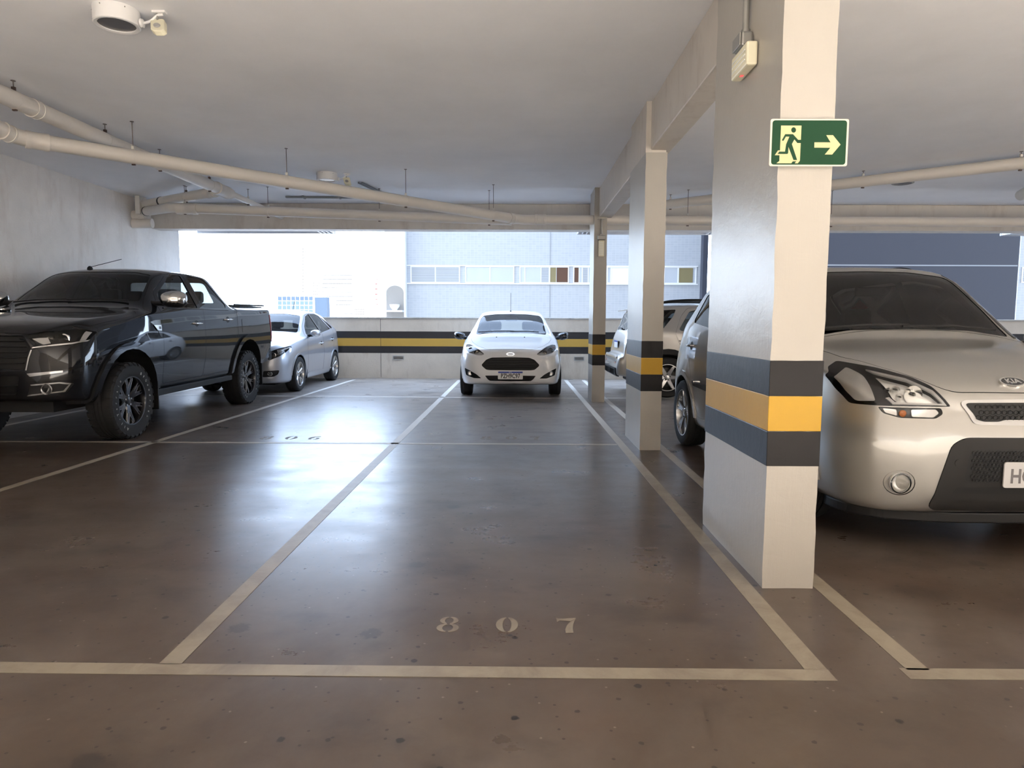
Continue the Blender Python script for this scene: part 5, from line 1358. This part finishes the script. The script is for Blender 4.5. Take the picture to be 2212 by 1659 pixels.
def build_i30():
    k = (.835, .22, .18)
    rows = [(0.00,.66,.25,.65,.40,.6,.46,.5,.42,.32,.26), (0.03,.73,.38,.72,.54,.65,.60,.52,.55,.29,.23), (0.08,.79,.48,.78,.64,.70,.70,.54,.66,.26,.2), (0.18,.845,.55,.83,.72,.76,.78,.56,.74,.25,.19),
            (0.35,.89,.6,.875,.78,.81,.835,.58,.8,.24,.18), (0.6,.945,.64,.93,.81,.86,.86,.6,.825,.23,.18), (0.95,1.0,.68,.98,.825,.91,.87,.62,.835,.22,.18), (1.15,1.035,.70,1.0,.83,.94,.872,.63,.835,.22,.18),
            (1.25,1.08,.70,1.02,.83,.955,.872,.63,.835,.22,.18), (1.6,1.30,.64,1.23,.83,.98,.872,.63,.835,.22,.18), (1.95,1.455,.585,1.41,.83,1.0,.872,.64,.835,.22,.18), (2.2,1.495,.57,1.455,.83,1.02,.872,.65,.835,.22,.18),
            (2.6,1.505,.565,1.465,.83,1.05,.872,.65,.835,.23,.18), (3.0,1.475,.56,1.43,.825,1.09,.87,.65,.83,.24,.19), (3.35,1.41,.545,1.36,.815,1.12,.86,.65,.82,.26,.2), (3.47,1.34,.54,1.29,.805,1.1,.85,.65,.81,.27,.22),
            (3.58,1.08,.58,1.06,.79,1.0,.83,.62,.79,.28,.24), (3.65,.92,.62,.9,.765,.86,.79,.6,.75,.31,.27), (3.69,.7,.55,.68,.66,.64,.68,.55,.64,.36,.32)]
    c = Car('hatchback_car.001', (-4.83, 11.42, 0), 0, 'silver blue hatchback parked behind the black pickup', 'car', rows, 'paint_silver_cool')
    W = [(0.80, 0.315, 0.355), (3.18, 0.315, 0.355)]
    spec = dict(side_windows=[([(1.45, 1.02), (1.62, 1.17), (1.95, 1.375), (2.2, 1.425), (2.28, 1.04)], 'glass_tint'), ([(2.26, 1.425), (2.6, 1.43), (2.86, 1.39), (3.02, 1.12), (2.34, 1.05)], 'glass_dark'), ([(2.93, 1.375), (3.12, 1.31), (3.24, 1.18), (3.2, 1.14), (3.07, 1.125)], 'glass_dark')],
                doors=[[(1.30, 0.29), (2.28, 0.29), (2.33, 0.6), (2.32, 1.0), (2.24, 1.44), (1.95, 1.40), (1.55, 1.18), (1.36, 1.0), (1.27, 0.7)], [(2.295, 0.29), (2.84, 0.29), (2.95, 0.55), (3.1, 0.8), (3.16, 1.05), (2.9, 1.42), (2.6, 1.445), (2.255, 1.44), (2.335, 1.0), (2.345, 0.6)]],
                handles=[(2.18, .84), (3.0, .9)],
                windscreen=sym([(0, 1.095), (.4, 1.085), (.65, 1.055), (.60, 1.25), (.545, 1.385), (.3, 1.42), (0, 1.425)]), front_glass='glass_light',
                rear_window=[(-.46, 1.1), (.46, 1.1), (.44, 1.32), (-.44, 1.32)], rear_glass='glass_light',
                bonnet=sym([(0, .09), (.36, .1), (.50, .18), (.60, .4), (.68, .7), (.72, 1.05), (.62, 1.12), (.3, 1.15), (0, 1.155)]))
    for sd in sides():
        P = lambda poly: poly if sd > 0 else mir(poly)
        hl = P(smooth_poly([(.40, .60), (.44, .68), (.56, .745), (.68, .80), (.79, .838), (.815, .82), (.79, .74), (.72, .665), (.60, .61)], 0.02))
        c.lamp(hl, 'front', 1, 'headlamp', back='lamp_black', depth=0.05, units=[(sd*.50, .655, .05, 'proj'), (sd*.64, .70, .045, 'proj')])
        c.decal(P([(.66, .79), (.79, .832), (.80, .80), (.70, .735)]), 'front', 1, 'headlamp_corner', 'lamp_reflector', -.02, 0.0)
        c.cut(P(smooth_poly([(.48, .42), (.72, .43), (.70, .36), (.64, .32), (.46, .315)], 0.02)), 'front', 1, 'fog_lamp_bezel', 'plastic_black', 0, -.012, -.012, hole_rim=.03)
        p, n = c.surf('front', sd*.58, .37)
        MB().lathe([(.03, -.01), (.036, .006), (.03, .012), (.022, .004), (.001, .002)], 22, lambda a, b, h: (p.x+a*1.3, p.y+.01-h, p.z+b), cap=False).build('fog_lamp', 'satin_alloy', c.root, smooth=True, angle=.6)
        c.mirror(1.5, 1.03, sd, (.19, .11, .13), 'paint_silver_cool', .05, .02, lower='chrome')
        c.decal([(1.3, .315), (2.9, .315), (2.9, .285), (1.3, .285)], 'side', sd, 'sill_trim', 'paint_silver_cool', .012)
        MB().box(*sorted((sd*.66, sd*.85)), 1.225, 1.24, .2, .42).build('mud_flap', 'plastic_black', c.root)
    hatch_common(c, W, spec)
    for sd in sides(): c.decal([(2.2, 1.43), (2.268, 1.435), (2.345, 1.05), (2.278, 1.04)], 'side', sd, 'pillar_trim', 'plastic_gloss', .003, .003)
    c.decal(sym([(0, .46), (.66, .47), (.66, .445), (0, .43)]), 'front', 1, 'bumper_moulding', 'paint_silver_cool', .016)
    c.cut(smooth_poly([(-.36, .66), (.36, .66), (.33, .57), (-.33, .57)], .02), 'front', 1, 'grille', 'plastic_black', 0, -.02, -.02, hole_rim=.03)
    c.cut(smooth_poly([(-.40, .40), (.40, .40), (.37, .29), (-.37, .29)], .02), 'front', 1, 'lower_intake', 'plastic_black', 0, -.02, -.02, hole_rim=.03)
    c.finish((1.2, 3.6, .45), [(w[0], w[2], .5) for w in W])
    for w in W: c.arch_liner(w[0], w[2]+.02, .52, .80, w[1])
    c.interior(1.55, 1.95, 2.7, .66, .36, 1.0)
    p, n = c.surf('top', 0.1, 2.75)
    mb = MB(); mb.tube([p, p+Vector((.02, .06, .22))], .005, 6); mb.build('antenna', 'plastic_black', c.root)
    MB().box(-.55, .55, .35, 3.5, .15, .26).build('chassis', 'interior_dark', c.root)
    wheel_set(c, [(.868, .80, 1), (-.868, .80, -1), (.862, 3.18, 1), (-.862, 3.18, -1)], .316, .205, .215, dict(n=5, split=.22, w=(.055, .035)), 'satin_alloy')
build_i30()

def build_soul():
    rows = [(0.00,.80,.30,.79,.45,.72,.52,.60,.46,.40,.34), (0.03,.875,.45,.86,.58,.78,.64,.60,.58,.34,.28), (0.08,.93,.54,.915,.68,.83,.735,.60,.69,.30,.25), (0.17,.98,.60,.965,.755,.89,.81,.60,.77,.29,.24),
            (0.32,1.035,.645,1.02,.81,.95,.86,.62,.81,.28,.23), (0.6,1.10,.69,1.08,.845,1.01,.885,.66,.84,.27,.23), (0.93,1.165,.725,1.13,.855,1.05,.89,.68,.845,.27,.23), (1.0,1.20,.735,1.145,.856,1.06,.89,.68,.845,.27,.23),
            (1.3,1.45,.685,1.37,.857,1.075,.89,.7,.845,.27,.23), (1.58,1.64,.635,1.585,.857,1.09,.89,.7,.845,.27,.23), (1.76,1.69,.62,1.65,.857,1.1,.89,.7,.845,.27,.23), (2.2,1.715,.615,1.675,.857,1.12,.89,.7,.845,.27,.23),
            (3.2,1.695,.61,1.65,.85,1.2,.89,.72,.845,.28,.24), (3.65,1.65,.585,1.605,.81,1.23,.88,.72,.835,.30,.26), (3.82,1.56,.57,1.51,.775,1.21,.865,.72,.82,.32,.28), (3.96,1.15,.62,1.12,.75,1.05,.84,.7,.80,.33,.3), (4.05,.95,.64,.92,.74,.88,.80,.66,.76,.35,.32), (4.12,.72,.6,.71,.70,.68,.73,.6,.7,.4,.36)]
    c = Car('compact_car', (2.63, 3.47, 0), 0.012, 'champagne silver boxy compact car close behind the near column on the right', 'car', rows, 'paint_silver_warm', step=0.035)
    W = [(0.87, 0.34, 0.38), (3.46, 0.34, 0.39)]
    spec = dict(lip=.05, lip_push=.012,
                side_windows=[([(1.26, 1.15), (1.55, 1.38), (1.75, 1.53), (2.1, 1.59), (2.25, 1.59), (2.25, 1.17)], 'glass_dark'), ([(2.33, 1.59), (3.2, 1.58), (3.42, 1.54), (3.36, 1.30), (3.3, 1.265), (2.33, 1.18)], 'glass_tint')],
                doors=[[(1.3, .36), (2.28, .36), (2.29, 1.625), (2.05, 1.62), (1.72, 1.56), (1.3, 1.22), (1.22, 1.05)], [(2.295, .36), (2.95, .36), (3.07, .62), (3.2, .85), (3.4, 1.15), (3.5, 1.55), (3.2, 1.615), (2.305, 1.625)]],
                handles=[(2.12, .98), (3.18, 1.04)], handle_mat='chrome',
                windscreen=sym([(0, 1.225), (.4, 1.215), (.675, 1.17), (.615, 1.45), (.565, 1.605), (.3, 1.643), (0, 1.65)]), front_glass='glass_dark',
                rear_window=[(-.5, 1.2), (.5, 1.2), (.5, 1.48), (-.5, 1.48)], rear_glass='glass_tint',
                bonnet=sym([(0, .045), (.34, .05), (.42, .085), (.60, .3), (.70, .52), (.75, .93), (.62, 1.0), (.3, 1.03), (0, 1.035)]))
    for sd in sides():
        P = lambda poly: mir(poly) if sd > 0 else poly
        hl = P(smooth_poly([(-.835, .962), (-.80, 1.005), (-.735, 1.04), (-.611, 1.012), (-.497, .972), (-.436, .93), (-.371, .828), (-.80, .822), (-.825, .888)], 0.012))
        c.lamp(hl, 'front', 1, 'headlamp', back='lamp_black', depth=.06, units=[(sd*.60, .925, .022, 'bulb'), (sd*.595, .885, .02, 'bulb'), (sd*.53, .90, .05, 'bulb'), (sd*.635, .92, .015, 'bulb')])
        c.decal(P(smooth_poly([(-.822, .962), (-.725, 1.02), (-.70, .98), (-.715, .85), (-.785, .84), (-.808, .89)], .012)), 'front', 1, 'headlamp_marker', 'plate_grey', -.012, .006)
        c.decal(P(smooth_poly([(-.645, 1.0), (-.52, .962), (-.44, .905), (-.40, .843), (-.60, .852), (-.63, .88)], .015)), 'front', 1, 'headlamp_reflector', 'lamp_reflector', -.045, 0.0)
        rim_ = [(-.665, 1.012), (-.52, .974), (-.43, .915), (-.384, .835), (-.64, .838), (-.665, .87), (-.648, .875), (-.63, .85), (-.405, .845), (-.442, .903), (-.525, .96), (-.65, .995)]
        c.decal(P(rim_), 'front', 1, 'headlamp_frame', 'plate_grey', -.012, .01)
        c.lamp(P(smooth_poly([(-.71, .818), (-.42, .82), (-.412, .79), (-.45, .765), (-.62, .765), (-.69, .785)], .012)), 'front', 1, 'turn_lamp', back='lamp_black', depth=.03, units=[(sd*.60, .79, .018, 'amber')])
        c.decal(P(smooth_poly([(-.56, .812), (-.44, .814), (-.425, .795), (-.455, .772), (-.56, .774)], .008)), 'front', 1, 'turn_reflector', 'satin_alloy', -.014, .008)
        c.decal(P(smooth_poly([(-.69, .812), (-.63, .812), (-.63, .776), (-.68, .79)], .006)), 'front', 1, 'turn_reflector', 'satin_alloy', -.014, .008)
        # fog lamp
        c.cut(P(oval(-.606, .42, .072, .068)), 'front', 1, 'fog_lamp_bezel', 'paint_silver_warm', 0.002, -.006, .02)
        p, n = c.surf('front', sd*.606, .42)
        MB().lathe([(.052, -.01), (.056, .012), (.05, .016), (.046, .004), (.03, -.006), (.001, -.012)], 26, lambda a, b, h: (p.x+a, p.y-h+.003, p.z+b), cap=False).build('fog_lamp', 'lamp_reflector', c.root, smooth=True, angle=.6)
        MB().lathe([(.054, .010), (.056, .016), (.05, .019), (.049, .012)], 26, lambda a, b, h: (p.x+a, p.y-h+.003, p.z+b), cap=False).build('fog_lamp_ring', 'plastic_gloss', c.root, smooth=True)
        MB().lathe([(.049, .012), (.035, .022), (.001, .026)], 24, lambda a, b, h: (p.x+a, p.y-h+.003, p.z+b), cap=False).build('fog_lens', 'lamp_lens_clear', c.root, smooth=True)
        c.mirror(1.2, 1.14, sd, (.2, .12, .16), 'paint_silver_warm', .07, .03)
        MB().prism(smooth_poly([(1.32, .62), (2.98, .66), (2.98, .70), (1.32, .70)], .015), lambda u, v, d: (d, u, v), sd*.872, sd*.908).build('side_moulding', 'plastic_grey', c.root, bevel=.008)
        MB().prism(smooth_poly([(2.93, .682), (2.985, .69), (2.985, .712), (2.93, .712)], .008), lambda u, v, d: (d, u, v), sd*.872, sd*.913).build('moulding_tip', 'chrome', c.root)
        pts = [(sd*.575, 1.95, 1.655), (sd*.58, 2.05, 1.69), (sd*.585, 2.2, 1.715), (sd*.585, 2.9, 1.71), (sd*.575, 3.25, 1.69), (sd*.57, 3.4, 1.63)]
        MB().tube(bend(pts, .08), .018, 10).build('roof_rail', 'plastic_black', c.root, smooth=True)
        c.cut(smooth_poly([(3.92, 1.45), (4.06, 1.45), (4.14, .75), (4.02, .75)], .03), 'side', sd, 'tail_lamp', 'lamp_red', .002, .006, .015)
    hatch_common(c, W, spec)
    for sd in sides():
        f = [(.70, 1.165), (.765, 1.165), (.70, 1.35), (.645, 1.56), (.60, 1.63), (.575, 1.615), (.62, 1.45)]
        c.decal(f if sd > 0 else mir(f), 'front', 1, 'pillar_trim', 'plastic_gloss', .003, .003)
    gr = sym([(0, .865), (.30, .86), (.325, .845), (.26, .742), (.22, .735), (0, .732)])
    c.decal(smooth_poly(gr, .02), 'front', 1, 'grille_surround', 'plate_grey', .006, .012)
    c.decal(smooth_poly(sym([(0, .848), (.285, .846), (.30, .838), (.245, .762), (.21, .752), (.13, .752), (.10, .762), (0, .762)]), .012), 'front', 1, 'grille', 'plastic_black', .0075, .0)
    g = MB()
    for i in range(-9, 10):
        for j in range(3):
            x = i*.03+(.015 if j % 2 else 0); z = .775+j*.027
            if abs(x) > .25: continue
            p, n = c.surf('front', x, z); o = p+Vector((0, -.009, 0))
            g.lathe([(.0155, 0), (.0155, -.003), (.0125, -.003), (.0125, 0)], 6, lambda a, b, h, o=o: (o.x+b, o.y+h, o.z+a*.85), cap=False)
    tag(g.build('grille_mesh', 'plastic_grey', c.root), kind='stuff')
    p, n = c.surf('top', 0, .10); p = p+n*.002
    uz = Vector((1, 0, 0)).cross(n)*-1.0
    if uz.z < 0: uz = -uz
    bd = lambda u, v, d: p+Vector((1, 0, 0))*u+uz*v+n*d
    MB().prism(oval(0, 0, .068, .040), bd, -.01, .012).build('badge_rim', 'chrome', c.root)
    MB().prism(oval(0, 0, .059, .032), bd, .012, .0132).build('badge', 'plastic_gloss', c.root)
    BM = Matrix(((1, uz.x, n.x, p.x+n.x*.0138), (0, uz.y, n.y, p.y+n.y*.0138), (0, uz.z, n.z, p.z+n.z*.0138), (0, 0, 0, 1)))
    text_obj('badge_letters', 'KIA', .05, 'chrome', c.root, BM, .001, xscale=1.0, bold=.03)
    ink = smooth_poly(sym([(0, .668), (.30, .668), (.365, .63), (.385, .56), (.46, .30), (.42, .272), (0, .268)]), .03)
    c.cut(ink, 'front', 1, 'lower_grille', 'plastic_grey', .002, .004, .03)
    c.decal(smooth_poly(sym([(0, .61), (.24, .605), (.27, .585), (.29, .45), (.26, .43), (0, .43)]), .02), 'front', 1, 'grille_recess', 'plastic_black', .0055, 0.0)
    g = MB()
    for i in range(-13, 14):
        for j in range(8):
            x = i*.02+(.01 if j % 2 else 0); z = .445+j*.0205
            if abs(x) > .25: continue
            p, n = c.surf('front', x, z); o = p+Vector((0, -.0065, 0))
            g.lathe([(.0105, 0), (.0105, -.003), (.008, -.003), (.008, 0)], 6, lambda a, b, h, o=o: (o.x+b, o.y+h, o.z+a), cap=False)
    tag(g.build('grille_mesh', 'plastic_grey', c.root), kind='stuff')
    c.decal(smooth_poly(sym([(0, .41), (.33, .405), (.35, .375), (0, .37)]), .01), 'front', 1, 'grille_recess', 'plastic_black', .0055, 0.0)
    c.decal(oval(-.325, .535, .02, .02, 16), 'front', 1, 'tow_cap', 'plastic_grey', .0075, .003)
    MB().prism(smooth_poly(sym([(0, .0), (.3, .01), (.5, .045), (.65, .1), (.75, .19), (.79, .3), (.80, .45), (.6, .5), (0, .5)]), .1, 4), lambda u, v, d: (u, v+.06, d), .19, .25).build('front_lip', 'plastic_black', c.root, bevel=.01)
    c.plate(c.surf('front', .1, .475)[0].y-.012, .475, .40, .135, 'HO', 'plate_grey', 'plate_ink_grey', None, size=.078, x=.105, tx=-.168, align='LEFT', xs=.8)
    c.finish((1.05, 3.95, .5), [(w[0], w[2], .5) for w in W])
    for w in W: c.arch_liner(w[0], w[2]+.02, .54, .83, w[1])
    c.interior(1.45, 1.95, 2.85, .68, .42, 1.08, steer=1)
    c.wiper([(-.62, 1.21), (-.3, 1.235), (0.0, 1.238)]); c.wiper([(-.05, 1.228), (.3, 1.232), (.58, 1.205)])
    MB().box(-.55, .55, .35, 3.8, .18, .3).build('chassis', 'interior_dark', c.root)
    p, n = c.surf('front', 0, 1.56)
    MB().box(-.11, .11, p.y+.1, p.y+.13, 1.46, 1.53).build('rear_view_mirror', 'interior_dark', c.root, bevel=.012)
    wheel_set(c, [(.885, .87, 1), (-.885, .87, -1), (.885, 3.46, 1), (-.885, 3.46, -1)], .338, .215, .235, dict(n=5, split=.16, w=(.05, .03), edge=True), 'satin_alloy')
build_soul()

def build_suv():
    rows = [(0.00,.80,.30,.79,.45,.72,.52,.60,.46,.40,.34), (0.03,.875,.45,.86,.58,.78,.64,.60,.58,.36,.3), (0.08,.93,.54,.915,.68,.83,.735,.60,.69,.34,.28), (0.17,.97,.60,.955,.755,.88,.81,.60,.77,.33,.27),
            (0.32,1.01,.645,.99,.81,.93,.855,.62,.81,.32,.27), (0.6,1.05,.69,1.03,.84,.97,.875,.66,.83,.32,.27), (0.95,1.09,.72,1.06,.85,1.0,.88,.68,.835,.32,.27), (1.05,1.12,.73,1.07,.85,1.01,.88,.68,.835,.32,.27),
            (1.5,1.42,.67,1.34,.85,1.03,.88,.7,.835,.32,.27), (1.85,1.57,.62,1.53,.85,1.05,.88,.7,.835,.32,.27), (2.3,1.62,.61,1.585,.85,1.07,.88,.7,.835,.32,.27),
            (3.2,1.61,.60,1.57,.85,1.12,.88,.72,.835,.33,.28), (3.75,1.57,.59,1.525,.84,1.15,.87,.72,.83,.35,.3), (3.88,1.50,.59,1.45,.83,1.14,.86,.72,.82,.37,.32), (3.98,1.23,.63,1.20,.815,1.06,.85,.66,.81,.38,.34), (4.05,1.08,.66,1.06,.81,.96,.85,.64,.81,.38,.34), (4.09,.92,.68,.90,.81,.84,.845,.62,.805,.38,.35), (4.12,.745,.68,.735,.81,.70,.84,.6,.80,.38,.35), (4.19,.705,.66,.70,.78,.665,.81,.58,.77,.39,.36), (4.22,.58,.6,.575,.70,.55,.73,.52,.69,.42,.38)]
    c = Car('suv_car', (5.92, 12.23, 0), PI/2, 'pale silver sport utility car with roof rails parked crosswise behind the middle column', 'car', rows, 'paint_champagne')
    W = [(0.85, 0.345, 0.40), (3.365, 0.345, 0.40)]
    spec = dict(lip=.09, lip_push=.018, lip_mat='plastic_black',
                side_windows=[([(1.4, 1.07), (1.75, 1.37), (2.0, 1.48), (2.15, 1.485), (2.15, 1.1)], 'glass_tint'), ([(2.23, 1.49), (2.85, 1.495), (2.98, 1.46), (3.18, 1.16), (3.14, 1.135), (2.23, 1.11)], 'glass_tint'), ([(3.20, 1.50), (3.66, 1.48), (3.72, 1.40), (3.75, 1.22), (3.45, 1.17), (3.26, 1.38)], 'glass_tint')],
                doors=[[(1.3, .40), (2.18, .40), (2.19, 1.53), (1.95, 1.52), (1.65, 1.38), (1.3, 1.08), (1.22, .9)], [(2.195, .40), (2.85, .42), (2.95, .62), (3.12, .78), (3.25, 1.1), (3.12, 1.40), (3.0, 1.53), (2.205, 1.535)]],
                handles=[(2.05, .95), (3.08, .97)],
                windscreen=sym([(0, 1.15), (.4, 1.14), (.66, 1.10), (.59, 1.4), (.56, 1.50), (0, 1.54)]), front_glass='glass_tint',
                rear_window=[(-.52, 1.14), (.52, 1.14), (.5, 1.44), (-.5, 1.44)], rear_glass='glass_tint')
    hatch_common(c, W, spec)
    for sd in sides():
        pts = [(sd*.565, 1.75, 1.57), (sd*.57, 1.9, 1.64), (sd*.575, 2.2, 1.665), (sd*.575, 3.0, 1.665), (sd*.57, 3.35, 1.64), (sd*.565, 3.6, 1.57)]
        MB().tube(bend(pts, .1), .02, 10).build('roof_rail', 'plastic_black', c.root, smooth=True)
        c.mirror(1.5, 1.08, sd, (.19, .11, .14), 'paint_champagne', .06, .03)
        c.cut(smooth_poly([(4.0, 1.04), (4.05, 1.04), (4.09, .9), (4.03, .9)], .02), 'side', sd, 'tail_lamp', 'lamp_reflector', .002, .004, .015)
        c.decal([(1.3, .42), (2.9, .42), (2.9, .30), (1.3, .30)], 'side', sd, 'sill_cladding', 'plastic_black', .012)
        P = lambda poly: poly if sd > 0 else mir(poly)
        c.decal(P(smooth_poly([(.50, .60), (.66, .605), (.66, .575), (.50, .57)], .008)), 'rear', 1, 'reflector', 'lamp_red', .004)
        c.lamp(P(smooth_poly([(.44, .80), (.6, .90), (.78, .94), (.76, .84), (.6, .78)], .02)), 'front', 1, 'headlamp', back='lamp_reflector', depth=.04)
        for k in range(4):
            x = sd*(.12+k*.14); q, n = c.surf('rear', x, .44)
            MB().box(x-.008, x+.008, q.y-.01, q.y+.03, .38, .47).build('bumper_rib', 'plastic_grey', c.root)
    c.decal(smooth_poly(sym([(0, .50), (.70, .50), (.70, .36), (0, .36)]), .02), 'rear', 1, 'rear_cladding', 'plastic_black', .018, .02)
    c.decal(smooth_poly(sym([(0, .70), (.6, .705), (.68, .69), (.68, .66), (0, .665)]), .012), 'rear', 1, 'bumper_step', 'paint_champagne', .02, .02)
    q, n = c.surf('rear', 0, .88)
    c.plate(q.y+.02, .89, .40, .13, '', 'plate_white', 'plate_ink', 'plate_blue', rear=True)
    MB().prism(smooth_poly([(3.72, 1.56), (3.98, 1.52), (4.02, 1.49), (3.8, 1.49)], .01), lambda u, v, d: (d, u, v), -.55, .55).build('roof_spoiler', 'paint_champagne', c.root, bevel=.01)
    q, n = c.surf('rear', 0, 1.17)
    MB().tube([q+Vector((-.1, .02, 0)), q+Vector((.0, .045, .01)), q+Vector((.28, .03, .02))], .012, 8).build('rear_wiper', 'plastic_black', c.root, smooth=True)
    c.cut(smooth_poly([(-.38, .80), (.38, .80), (.34, .60), (-.34, .60)], .02), 'front', 1, 'grille', 'plastic_black', 0, -.02, -.02, hole_rim=.03)
    c.finish((1.1, 3.95, .5), [(w[0], w[2], .5) for w in W])
    for w in W: c.arch_liner(w[0], w[2]+.02, .54, .82, w[1])
    c.interior(1.5, 1.95, 2.8, .67, .45, 1.05)
    MB().box(-.55, .55, .35, 3.9, .22, .34).build('chassis', 'interior_dark', c.root)
    wheel_set(c, [(.875, .85, 1), (-.875, .85, -1), (.875, 3.365, 1), (-.875, 3.365, -1)], .345, .22, .225, dict(n=6, w=(.085, .05), rot=PI/3), 'satin_alloy')
build_suv()
